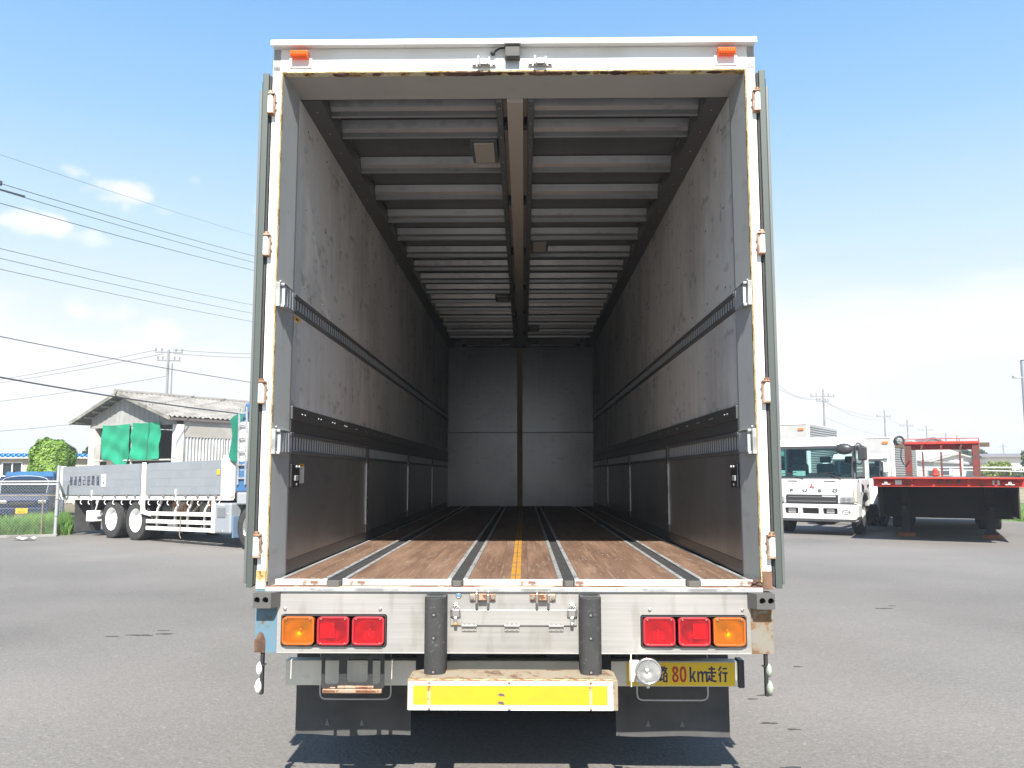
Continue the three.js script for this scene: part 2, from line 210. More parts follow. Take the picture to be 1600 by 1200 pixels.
// brush strokes of characters on a 10 x 10 grid (x right, y down); each stroke is a polyline
const GLYPH = {
  high: ['5,0 5,1.6', '1,1.6 9,1.6', '3,2.6 7,2.6 7,4.2 3,4.2 3,2.6', '1.4,10 1.4,5.2 8.6,5.2 8.6,10', '3.4,6.4 6.6,6.4 6.6,8.6 3.4,8.6 3.4,6.4'],
  speed: ['1,0.8 2,1.8', '0.4,4 2,4 2,7.6 0.4,9', '2,8 4,9.2 9.8,9.4', '3.4,1.6 9.4,1.6', '6.4,0 6.4,8.2', '4.2,3 8.6,3 8.6,5 4.2,5 4.2,3', '6.2,5.2 3.4,7.8', '6.6,5.2 9.4,7.6'],
  way: ['1,0.8 2,1.8', '0.4,4 2,4 2,7.6 0.4,9', '2,8 4,9.2 9.8,9.4', '4.4,0.2 5,1.2', '8,0.2 7.4,1.2', '3.2,1.8 9.6,1.8', '6.4,1.8 5.8,3', '4.4,3.2 8.6,3.2 8.6,8 4.4,8 4.4,3.2', '4.4,4.8 8.6,4.8', '4.4,6.4 8.6,6.4'],
  road: ['0.8,0.6 3.8,0.6 3.8,3.2 0.8,3.2 0.8,0.6', '2.3,3.2 2.3,8.6', '2.3,5.6 4,5.6', '0.9,5 0.9,9', '0.2,9.2 4.4,8.2', '6.4,0 4.8,3', '6,1.4 8.8,1.4 7,4 4.6,5.6', '5.8,2.4 9.8,5.4', '5.4,6.2 9,6.2 9,9.6 5.4,9.6 5.4,6.2'],
  run: ['5,0 5,9', '1.6,1.6 8.4,1.6', '0.4,4 9.6,4', '5,6.2 8.2,6.2', '2.6,5.6 2.2,7.6 0.4,9.8', '2.2,7.2 4.2,9 9.8,9.6'],
  go: ['3,0 0.4,2.8', '3.4,3 0.4,6', '2,4.6 2,10', '4.6,1.4 9.2,1.4', '4.2,4.2 9.8,4.2', '7.4,4.2 7.4,9.4 6,9.4'],
  fence: ['0.4,2.6 4,2.6', '2.2,0 2.2,10', '2.2,3 0.4,6.6', '2.2,3.4 4,5.6', '4.8,1.2 9.6,1.2', '5,4.6 9.6,4.6', '5.8,1.2 5.8,9.4', '8.2,1.2 8.2,9.4', '4.6,8.6 9.8,8.6'],
  west: ['0.6,1 9.4,1', '1.4,3.2 8.6,3.2 8.6,9.6 1.4,9.6 1.4,3.2', '4,1 3.8,6', '6,1 6.2,6 8,6'],
  self: ['1.6,1 8,1 8,4.8 1.8,4.8', '1.8,4.8 1.8,9 8.8,9 8.8,7.4'],
  field: ['1.2,1 8.8,1 8.8,9.4 1.2,9.4 1.2,1', '5,1 5,9.4', '1.2,5.2 8.8,5.2'],
  luck: ['2,0 3,1.4', '0.6,2.4 4,2.4 1,6', '2.2,4.6 2.2,10', '5,0.8 9.6,0.8', '5.6,2.2 9,2.2 9,4 5.6,4 5.6,2.2', '5.2,5.4 9.4,5.4 9.4,9.6 5.2,9.6 5.2,5.4', '7.3,5.4 7.3,9.6', '5.2,7.4 9.4,7.4'],
};
function glyph(g, name, x, y, w, h, lw, colour) { g.strokeStyle = colour; g.lineWidth = lw; g.lineCap = 'butt'; g.lineJoin = 'miter'; for (const s of GLYPH[name]) { g.beginPath(); s.split(' ').forEach((q, i) => { const [a, b] = q.split(',').map(Number); i ? g.lineTo(x + a * w / 10, y + b * h / 10) : g.moveTo(x + a * w / 10, y + b * h / 10); }); g.stroke(); } }
// a wheel on the x axis (outer face towards +x): tyre and rim
function wheel(parent, pos, r, w, dish = 0.10, white = true, outer = 1, turn = 0) {
  const o = sub('wheel', parent, pos); o.rotation.y = turn; if (outer < 0) o.rotation.y += Math.PI;
  const h = w / 2, p = [[r * 0.56, -h * 0.8], [r * 0.62, -h], [r * 0.86, -h * 1.02], [r * 0.97, -h * 0.86]];
  for (let k = 0; k < 4; k++) { const a = -h * 0.8 + k * h * 0.44; p.push([r, a], [r, a + h * 0.3], [r * 0.97, a + h * 0.32], [r * 0.97, a + h * 0.42]); }
  p.push([r * 0.97, h * 0.86], [r * 0.86, h * 1.02], [r * 0.62, h], [r * 0.56, h * 0.8]);
  const t = toCreasedNormals(lathe(p, 40), 0.5); t.rotateZ(-Math.PI / 2); mesh('tyre', t, M.tread, o);
  const rim = [lathe([[r * 0.58, h * 0.86], [r * 0.60, h * 0.94], [r * 0.565, h * 0.9], [r * 0.52, h * 0.5], [r * 0.50, h - dish * 1.2], [r * 0.36, h - dish], [r * 0.24, h - dish * 0.8], [r * 0.22, h - dish * 0.3], [0.001, h - dish * 0.25]], 28)];
  for (let k = 0; k < 8; k++) { const a = k * Math.PI / 4; rim.push(cyl(r * 0.03, 0.04, 'y', Math.cos(a) * r * 0.31, h - dish * 0.85, Math.sin(a) * r * 0.31, 8)); }
  for (const g of rim) g.rotateZ(-Math.PI / 2);
  mesh('rim', rim, white ? M.white : M.chrome, o); return o;
}
const font = await new FontLoader().loadAsync('fonts/droid/droid_sans_bold.typeface.json');

// ---------------------------------------------------------------- the setting
{
  const g = new THREE.PlaneGeometry(1600, 1600); g.rotateX(-Math.PI / 2); g.translate(0, -0.03, -300);
  kind(mesh('ground', g, std(null, 0.95, 0, { map: dirtT(9, [0.10, 0.095, 0.05], [0.16, 0.135, 0.085]) })), 'structure');
  // the asphalt yard
  const lot = extY([[-70, 60], [-70, 4.65], [-11.9, -17.55], [-16.6, -26.2], [-20, -60], [16, -60], [17.2, -32], [16.3, -24.4], [24, -12], [70, 6], [70, 60]], -0.2, 0);
  kind(mesh('asphalt_yard', lot, M.asphalt), 'structure');
  // raised dry field and its grassy bank on the right
  kind(mesh('field', extY([[17.6, -60], [18.6, -31], [18.9, -27], [27, -14.5], [90, 3], [700, 3], [700, -800], [17.6, -800]], -0.2, 0.5), std(null, 0.95, 0, { map: dirtT(7, [0.20, 0.165, 0.095], [0.27, 0.235, 0.15]) })), 'structure');
  // thin concrete kerb below the left fence
  const kd = V(-0.935, 0, 0.354), kn = V(0.354, 0, 0.935), k0 = V(-11.86, 0, -17.25), ks = [];
  for (let i = 0; i < 9; i++) { const g2 = rb(-0.99, 0.99, -0.05, 0.05 + 0.004 * (i % 3), -0.09, 0.09, 0.012); g2.rotateY(Math.atan2(-kd.z, kd.x)); g2.translate(k0.x + kd.x * (2 * i + 1), 0, k0.z + kd.z * (2 * i + 1)); ks.push(g2); }
  const kerb = new THREE.Group(); kerb.name = 'kerb'; kind(kerb, 'structure'); scene.add(kerb); const km = std(null, 0.9, 0, { map: dirtT(1.2, [0.27, 0.26, 0.24], [0.17, 0.165, 0.15]) }); ks.forEach((q) => mesh('kerb_stone', q, km, kerb));
  // oil and damp marks of their own shape on the asphalt
  const r = rng(31), stain = std([0.05, 0.049, 0.048], 0.7), sp = [[-3.72, -4.25, 0.07], [-3.5, -4.32, 0.05], [-3.95, -4.18, 0.04], [-3.6, -4.5, 0.03], [4.3, -6.0, 0.05], [1.78, -2.1, 0.03], [1.62, -1.43, 0.035], [1.72, -1.3, 0.025], [1.66, -2.0, 0.02], [-1.56, -0.55, 0.03], [1.5, -0.62, 0.03], [4.5, -6.2, 0.03], [2.3, -3.0, 0.025]];
  sp.forEach(([x, z, s], i) => { const pts = []; for (let k = 0; k < 14; k++) { const a = k / 14 * Math.PI * 2, q = s * (0.35 + 1.0 * r()); pts.push([x + Math.cos(a) * q * 1.7, z + Math.sin(a) * q * 0.55]); } kind(mesh('oil_stain', extY(pts, 0.0005, 0.004), stain), 'structure'); });
}
function bank() {
  const a = [[16.3, -24.4], [24, -12], [70, 6]], b = [[18.95, -27.0], [27.05, -14.4], [90, 3.1]], p = [], add = (q, y) => p.push(q[0], y, q[1]);
  const A = [[17.2, -32], ...a], B = [[18.65, -31.2], ...b];
  for (let i = 0; i < 3; i++) { add(A[i], -0.02); add(A[i + 1], -0.02); add(B[i + 1], 0.505); add(A[i], -0.02); add(B[i + 1], 0.505); add(B[i], 0.505); }
  const g = new THREE.BufferGeometry(); g.setAttribute('position', new THREE.Float32BufferAttribute(p, 3)); g.computeVertexNormals();
  kind(mesh('grass_bank', g, std(null, 0.95, 0, { map: dirtT(2.4, [0.09, 0.15, 0.035], [0.17, 0.20, 0.07]) })), 'structure');
}
bank();
function grass(name, n, seed, place, h, tint) {
  const r = rng(seed), bl = new THREE.BufferGeometry(); bl.setAttribute('position', new THREE.Float32BufferAttribute([-0.5, 0, 0, 0.5, 0, 0, 0.32, 0.5, 0.1, -0.5, 0, 0, 0.32, 0.5, 0.1, -0.32, 0.5, 0.1, -0.32, 0.5, 0.1, 0.32, 0.5, 0.1, 0.05, 1, 0.34], 3)); bl.computeVertexNormals();
  bl.setAttribute('uv', new THREE.Float32BufferAttribute(new Float32Array(18), 2));
  const m = new THREE.InstancedMesh(bl, std(null, 0.8, 0), n), d = new THREE.Object3D(), c = new THREE.Color();
  for (let i = 0; i < n; i++) { const [x, y, z] = place(r), s = h * (0.4 + 0.8 * r()); d.position.set(x, y, z); d.rotation.set((r() - 0.5) * 0.7, r() * 6.28, (r() - 0.5) * 0.7); d.scale.set(0.010 + 0.012 * r(), s, s); d.updateMatrix(); m.setMatrixAt(i, d.matrix); const t = r(); c.setRGB(tint[0] * (0.7 + 0.7 * t), tint[1] * (0.75 + 0.5 * r()), tint[2] * (0.6 + 0.8 * r())); m.setColorAt(i, c); }
  m.name = numbered(name); m.userData = { kind: 'stuff', label: '', category: 'grass' }; m.castShadow = m.receiveShadow = true; scene.add(m); return m;
}
grass('verge_grass', 42000, 5, (r) => { const t = r() * 13 - 0.2, d = 0.12 + r() * r() * 3.4; return [-11.97 - 0.935 * t - 0.354 * d, 0, -17.35 + 0.354 * t - 0.935 * d]; }, 0.46, [0.13, 0.26, 0.05]).userData.label = 'long green grass growing along the foot of the chain link fence';
grass('corner_grass', 9000, 6, (r) => { const t = r() * 7, d = r() * 2.2 - 1.9; return [-11.95 - 0.5 * t + 0.87 * d, 0, -17.5 - 0.87 * t + 0.5 * d - 0.2]; }, 0.40, [0.13, 0.26, 0.05]).userData.label = 'green grass behind the grey sided truck beyond the fence post';
grass('bank_grass', 26000, 8, (r) => { const k = r(), t = r(), ax = 16.4 + (24 - 16.4) * t, az = -24.4 + 12.4 * t, bx2 = 18.9 + 8.1 * t, bz = -27 + 12.6 * t; return [ax + (bx2 - ax) * k, 0.5 * k, az + (bz - az) * k]; }, 0.32, [0.14, 0.25, 0.05]).userData.label = 'green grass on the bank at the edge of the yard beside the red trailer';
// ---------------------------------------------------------------- the open box truck
const truck = thing('box_truck', 'large truck with its rear doors folded open onto the empty cargo box', 'truck');
const part = (name, geos, mat, parent = truck, off) => mesh(name, geos, mat, parent, off);
const parts = (name, geos, mat, parent = truck, off) => geos.map((g) => mesh(name, g, mat, parent, off));
const L = -9.2, WX = 1.1636, R1 = rng(11);
for (const s of [-1, 1]) {
  const X = (a, b) => (s < 0 ? [-b, -a] : [a, b]), B = (a, b, y0, y1, z0, z1) => bx(...X(a, b), y0, y1, z0, z1), RB = (a, b, y0, y1, z0, z1, r) => rb(...X(a, b), y0, y1, z0, z1, r);
  // rear post: white face, grey pillar inside, rusty inner edge
  const post = part('rear_post', [RB(1.199, 1.2445, 1.03, 3.796, -0.055, 0, 0.005)], M.whiteRust, truck, [s * 0.37, 0.2]);
  part('rust_edge', [RB(1.190, 1.1995, 1.06, 3.652, -0.03, 0.0045, 0.004)], M.edgeRust, post, [0, s * 0.3]);
  part('foot_rust', [B(1.2, 1.2452, 1.028, 1.115, -0.05, 0.0025)], s > 0 ? M.rust : M.edgeRust, post);
  const pl = s < 0 ? [[-1.2445, -0.056], [-1.1995, -0.056], [-1.197, -0.02], [-1.190, -0.012], [-WX + 0.004, -0.185], [-WX + 0.004, -0.21], [-1.2445, -0.21]] : [[1.2445, -0.056], [1.2445, -0.21], [WX - 0.004, -0.21], [WX - 0.004, -0.185], [1.190, -0.012], [1.197, -0.02], [1.1995, -0.056]];
  part('pillar', extY(pl, 1.04, 3.64), M.pillar, truck, [s * 0.6, 0]);
  const rv = []; for (let k = 0; k < 7; k++) rv.push(cyl(0.006, 0.006, 'x', s * (1.176), 1.25 + k * 0.36, -0.12, 8)); part('rivet', rv, M.black);
  // outside skin
  part('side_skin', B(1.2, 1.2445, 1.0, 3.78, L - 0.08, -0.212), M.white);
  part('wall_backing', B(1.186, 1.199, 1.0, 3.78, L - 0.05, -0.215), M.matte);
  // inner lining, sheet by sheet
  const zs = [-0.212, -2.1, -4.5, -6.9, L];
  for (let k = 0; k < 4; k++) {
    const top = part('wall_panel', B(WX, 1.185, 2.533, 3.61, zs[k] - 0.003, zs[k + 1] + 0.003), M.wallUp, truck, [s * 0.8 + k * 0.55, k * 0.37]);
    part('wall_panel', B(WX + 0.0015, 1.185, 1.937, 2.427, zs[k] - 0.003, zs[k + 1] + 0.003), M.wallUp, truck, [s * 0.3 + k * 0.71, 0.9 + k * 0.2]);
    const pv = []; for (let q = 0; q < 5; q++) for (const yy of [2.6, 3.05, 3.5]) pv.push(cyl(0.006, 0.004, 'x', s * (WX - 0.001), yy, zs[k] - 0.2 - q * 0.45, 6)); part('rivet', pv, M.darkAlu, top);
  }
  parts('wall_rail', [RB(1.150, 1.185, 1.862, 1.935, L, -0.214, 0.006), B(1.158, 1.185, 1.80, 1.860, L, -0.214)], M.darkAlu);
  const rv2 = []; for (let k = 0; k < 24; k++) rv2.push(cyl(0.005, 0.004, 'x', s * 1.149, 1.90, -0.4 - k * 0.36, 6), cyl(0.005, 0.004, 'x', s * 1.149, 1.90, -0.46 - k * 0.36, 6)); part('rivet', rv2, M.rail);
  // two slotted lashing rails
  for (const [y0, y1] of [[2.43, 2.53], [1.682, 1.797]]) {
    const rl = part('lashing_rail', [RB(1.1535, 1.185, y1 - 0.022, y1, L, -0.214, 0.004), RB(1.1535, 1.185, y0, y0 + 0.022, L, -0.214, 0.004)], M.railDark); part('rail_slot', B(1.1672, 1.185, y0 + 0.0225, y1 - 0.0225, L, -0.214), M.black, rl);
    const bars = []; for (let z = -0.24; z > L + 0.02; z -= 0.056) bars.push(B(1.1640, 1.1668, y0 + 0.0225, y1 - 0.0225, z - 0.028, z)); kind(part('rail_bar', bars, M.rail, rl), 'stuff');
    // the short end piece of the rail on the pillar
    const ym = (y0 + y1) / 2, e = part('rail_end', [RB(1.172, 1.196, ym - 0.062, ym + 0.062, -0.020, 0.003, 0.003), RB(1.156, 1.19, ym + 0.048, ym + 0.062, -0.20, -0.022, 0.003), RB(1.156, 1.19, ym - 0.062, ym - 0.048, -0.20, -0.022, 0.003)], M.alu);
    const eb = []; for (let z = -0.035; z > -0.19; z -= 0.045) eb.push(B(1.158 - z * -0.02, 1.18, ym - 0.0475, ym + 0.0475, z - 0.028, z)); part('rail_bar', eb, M.rail, e);
    part('rivet', [0, 1, 2, 3].map((k) => cyl(0.005, 0.006, 'x', s * 1.182, ym + 0.075, -0.04 - k * 0.04, 6)), M.alu, e);
  }
  // lower side gates with pillars between them
  const zl = [-0.214, -2.34, -4.64, -6.94, L];
  for (let k = 0; k < 4; k++) { part('gate_panel', B(1.161, 1.185, 1.142, 1.680, zl[k] - 0.004, zl[k + 1] + 0.004), M.wallLow, truck, [s * 0.4 + k * 0.6, k * 0.3]); part('kick_rail', B(1.1595, 1.185, 1.072, 1.140, zl[k] - 0.003, zl[k + 1] + 0.003), M.darkAlu); }
  for (const z of zl.slice(1, 4)) { const p = part('gate_pillar', [RB(1.150, 1.1605, 1.143, 1.80, z - 0.035, z + 0.035, 0.003)], M.darkAlu); part('trim', B(1.1492, 1.1603, 1.20, 1.66, z + 0.0355, z + 0.040), M.alu, p); part('rivet', [0, 1, 2, 3, 4].map((q) => cyl(0.005, 0.004, 'x', s * 1.149, 1.2 + q * 0.1, z, 6)), M.alu, p); }
  // lashing box near the door
  const zb = s < 0 ? [-0.375, -0.222] : [-0.352, -0.222], lb = part('latch_box', [RB(1.148, 1.163, 1.51, 1.632, zb[0], zb[1], 0.004)], M.black); parts('latch_hook', [RB(1.143, 1.149, 1.545, 1.572, zb[0] + 0.04, zb[0] + 0.10, 0.002), cyl(0.007, 0.01, 'x', s * 1.147, 1.525, zb[0] + 0.07, 8), cyl(0.007, 0.01, 'x', s * 1.147, 1.618, zb[0] + 0.07, 8), cyl(0.007, 0.01, 'x', s * 1.147, 1.618, zb[0] + 0.02, 8)], M.rail, lb);
  // folded door lying along the side: layers of panel, frame, seal
  const door = part('door', [RB(1.262, 1.292, 1.036, 3.641, -1.16, -0.012, 0.004)], std([0.40, 0.42, 0.41], 0.45));
  part('door_frame', [RB(1.2615, 1.2925, 1.034, 3.643, -0.0115, 0.004, 0.003)], std([0.085, 0.10, 0.092], 0.45, 0.3), door);
  part('door_seal', [RB(1.2485, 1.2612, 1.045, 3.632, -0.07, -0.002, 0.004), RB(1.2925, 1.298, 1.05, 3.60, -0.05, -0.004, 0.003), ...Array.from({ length: 52 }, (_, k) => B(1.2475, 1.2486, 1.07 + k * 0.049, 1.09 + k * 0.049, -0.06, -0.004))], M.rubber, door);
  part('door_leaf', [RB(1.2995, 1.318, 1.05, 3.57, -1.2, -0.03, 0.003)], std([0.16, 0.17, 0.165], 0.45, 0.4), door);
  for (const y of [3.47, 2.726, 1.981, 1.233]) {
    const h = part('door_hinge', [RB(1.2215, 1.258, y + 0.047, y + 0.057, -0.02, 0.034, 0.003), RB(1.2215, 1.258, y - 0.057, y - 0.047, -0.02, 0.034, 0.003), RB(1.2215, 1.228, y - 0.047, y + 0.047, -0.02, 0.026, 0.002), cyl(0.014, 0.014, 'y', s * 1.246, y + 0.063, 0.014, 10)], M.steelRust);
    part('hinge_pin', cyl(0.0155, 0.092, 'y', s * 1.246, y, 0.014, 14), M.white, h);
    part('bolt', [cyl(0.007, 0.008, 'z', s * 1.223, y + 0.02, 0.006, 8), cyl(0.007, 0.008, 'z', s * 1.223, y - 0.02, 0.006, 8)], M.bolt, h);
  }
  // roof edge rail inside
  const rr = part('roof_rail', extY(s < 0 ? [[-WX - 0.02, -0.262], [-1.055, -0.262], [-1.055, L], [-WX - 0.02, L]] : [[WX + 0.02, -0.262], [WX + 0.02, L], [1.055, L], [1.055, -0.262]], 3.612, 3.70), M.darkAlu);
  part('rivet', Array.from({ length: 30 }, (_, k) => cyl(0.005, 0.004, 'y', s * 1.11, 3.611, -0.4 - k * 0.3, 6)), M.rail, rr);
}
// rear header with its drip lip
const header = part('rear_header', [rb(-1.244, 1.244, 3.6505, 3.776, -0.055, 0.0, 0.004)], M.white);
part('drip_lip', [rb(-1.246, 1.246, 3.7765, 3.800, -0.08, 0.052, 0.006), rb(-1.246, 1.246, 3.769, 3.7765, 0.044, 0.052, 0.002)], M.whiteRust, header, [0.4, 0.3]);
part('rust_edge', rb(-1.1885, 1.1885, 3.640, 3.651, -0.04, 0.005, 0.004), M.edgeRust, header);
part('soffit', extX([[-0.0405, 3.6485], [-0.0405, 3.6405], [-0.256, 3.619], [-0.256, 3.76], [-0.06, 3.76], [-0.06, 3.6485]], -1.189, 1.189), M.soffit);
{ const rs = []; for (let k = 0; k < 34; k++) { const x = -1.1 + R1() * 2.2; rs.push(dome(0.012 + 0.012 * R1(), x, 3.641, -0.012, 0.9 + 2.2 * R1(), 0.25 + 0.3 * R1(), 1.0, 9)); } part('rust_scale', rs, M.rust, header); }
part('roof_skin', bx(-1.244, 1.244, 3.772, 3.79, L - 0.08, -0.0805), M.white);
// marker lamps on the header
for (const [x0, x1] of [[-1.158, -1.041], [1.035, 1.152]]) {
  const l = part('marker_lamp', [rb(x0, x1, 3.668, 3.762, 0.0005, 0.006, 0.002), ...[[x0 + 0.01, 3.68], [x1 - 0.01, 3.68]].map(([x, y]) => cyl(0.005, 0.006, 'z', x, y, 0.008, 8))], M.white);
  const ribs = []; for (let k = 0; k < 6; k++) ribs.push(rb(x0 + 0.018 + k * 0.0138, x0 + 0.028 + k * 0.0138, 3.7215, 3.7405, 0.0455, 0.0495, 0.002));
  part('marker_lens', [rb(x0 + 0.012, x1 - 0.012, 3.712, 3.748, 0.0065, 0.045, 0.008, 2), ...ribs], phy([0.95, 0.16, 0.01], 0.25, { transmission: 0.35, thickness: 0 }), l);
}
// lock keepers on the header and the tail panel, centre unit with its cable
const keeper = (x, y, mat, z = 0.0) => { const k = part('lock_keeper', [rb(x - 0.063, x + 0.063, y - 0.017, y + 0.017, z + 0.0005, z + 0.010, 0.006), rb(x - 0.02, x + 0.02, y - 0.012, y + 0.020, z + 0.0105, z + 0.030, 0.004)], mat); part('keeper_tooth', [rb(x - 0.034, x - 0.021, y - 0.024, y + 0.026, z + 0.0105, z + 0.046, 0.005), rb(x + 0.021, x + 0.034, y - 0.024, y + 0.020, z + 0.0105, z + 0.046, 0.005)], mat === M.steelRust ? M.chrome : M.alu, k); part('bolt', [cyl(0.009, 0.008, 'z', x - 0.05, y, z + 0.014, 8), cyl(0.009, 0.008, 'z', x + 0.05, y, z + 0.014, 8)], M.bolt, k); };
keeper(-0.149, 3.683, M.alu); keeper(0.140, 3.685, M.alu);
{ const u = part('centre_unit', [rb(-0.040, 0.036, 3.702, 3.764, 0.0005, 0.05, 0.004)], M.block); part('unit_cover', [rb(-0.044, 0.040, 3.7645, 3.782, 0.0525, 0.062, 0.003), rb(-0.044, 0.040, 3.7645, 3.7685, 0.001, 0.052, 0.0015)], M.chrome, u); part('unit_plate', [rb(-0.038, 0.034, 3.652, 3.7015, 0.0005, 0.004, 0.001)], M.alu, u); part('unit_cable', [tube([V(-0.04, 3.762, 0.02), V(-0.07, 3.757, 0.022), V(-0.098, 3.738, 0.02)], 0.005, 12, 6), dome(0.013, -0.104, 3.735, 0.016)], M.black, u); }
// ceiling: dark skin, cross ribs, spine beam between two rails
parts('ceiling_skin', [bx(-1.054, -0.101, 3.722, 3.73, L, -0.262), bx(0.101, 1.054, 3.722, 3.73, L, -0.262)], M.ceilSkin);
part('spine_beam', [rb(-0.037, 0.052, 3.598, 3.722, L, -0.258, 0.004)], M.beamTan);
for (const [a, b] of [[-0.099, -0.062], [0.077, 0.114]]) { const r = part('spine_rail', [rb(a, b, 3.606, 3.72, L, -0.262, 0.004)], M.railDark); part('rivet', Array.from({ length: 44 }, (_, k) => cyl(0.004, 0.004, 'y', (a + b) / 2, 3.605, -0.35 - k * 0.2, 6)), M.rail, r); }
for (const [a, b] of [[-0.0615, -0.0375], [0.0525, 0.0765]]) { const g = part('spine_gutter', bx(a, b, 3.66, 3.67, L, -0.262), M.beamTan); parts('spine_clip', [-0.58, -1.95, -3.4, -4.9, -6.4, -7.9].map((z) => rb(a + 0.001, b - 0.001, 3.60, 3.659, z - 0.06, z, 0.004)), M.black, g); }
const ribZ = [-0.49, -0.79, -1.38, -1.93, -2.5, -3.02, -3.6, -4.12, -4.66, -5.18, -5.7, -6.17, -6.68, -7.2, -7.74, -8.28];
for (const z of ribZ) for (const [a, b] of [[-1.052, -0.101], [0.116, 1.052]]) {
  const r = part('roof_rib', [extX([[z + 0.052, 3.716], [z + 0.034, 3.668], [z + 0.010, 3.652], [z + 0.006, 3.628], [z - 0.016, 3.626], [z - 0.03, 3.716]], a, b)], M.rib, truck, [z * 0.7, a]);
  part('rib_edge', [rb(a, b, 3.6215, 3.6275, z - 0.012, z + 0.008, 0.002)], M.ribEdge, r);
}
for (const [x0, x1, z0, z1] of [[-0.262, -0.122, -1.17, -0.83], [0.132, 0.262, -3.36, -3.05], [-0.262, -0.122, -5.6, -5.28], [0.132, 0.262, -7.66, -7.34]]) {
  const l = part('ceiling_lamp', [rb(x0 - 0.012, x1 + 0.012, 3.612, 3.70, z0 - 0.012, z1 + 0.012, 0.004)], M.railDark);
  part('lamp_diffuser', [rb(x0 + 0.008, x1 - 0.008, 3.604, 3.6115, z0 + 0.012, z1 - 0.012, 0.003), ...[0.3, 0.5, 0.7].map((t) => rb(x0 + (x1 - x0) * t - 0.006, x0 + (x1 - x0) * t + 0.006, 3.601, 3.6035, z0 + 0.02, z1 - 0.02, 0.001))], std([0.40, 0.37, 0.32], 0.6), l);
}
// front bulkhead
for (const [x0, x1] of [[-WX, -0.049], [0.029, WX]]) { part('bulkhead_panel', rb(x0, x1, 2.240, 3.60, L - 0.02, L + 0.004, 0.004), M.bulkhead, truck, [x0, 0]); part('bulkhead_panel', rb(x0, x1, 1.072, 2.236, L - 0.02, L + 0.004, 0.004), M.bulkhead, truck, [x0, 0.7]); }
part('bulkhead_stripe', rb(-0.047, 0.027, 1.072, 3.60, L - 0.02, L + 0.003, 0.002), std([0.36, 0.22, 0.07], 0.6));
part('bulkhead', bx(-1.244, 1.244, 1.0, 3.78, L - 0.08, L - 0.021), M.darkAlu);
parts('roof_hinge_box', [bx(-0.93, -0.30, 3.63, 3.71, L + 0.005, L + 0.3), bx(0.31, 0.95, 3.63, 3.71, L + 0.005, L + 0.3)], std([0.20, 0.165, 0.16], 0.5));
parts('roof_strut', [bar(V(-0.85, 3.618, L + 0.2), V(-0.15, 3.606, L + 0.3), 0.012), bar(V(0.87, 3.618, L + 0.2), V(0.15, 3.606, L + 0.3), 0.012)], M.rail);

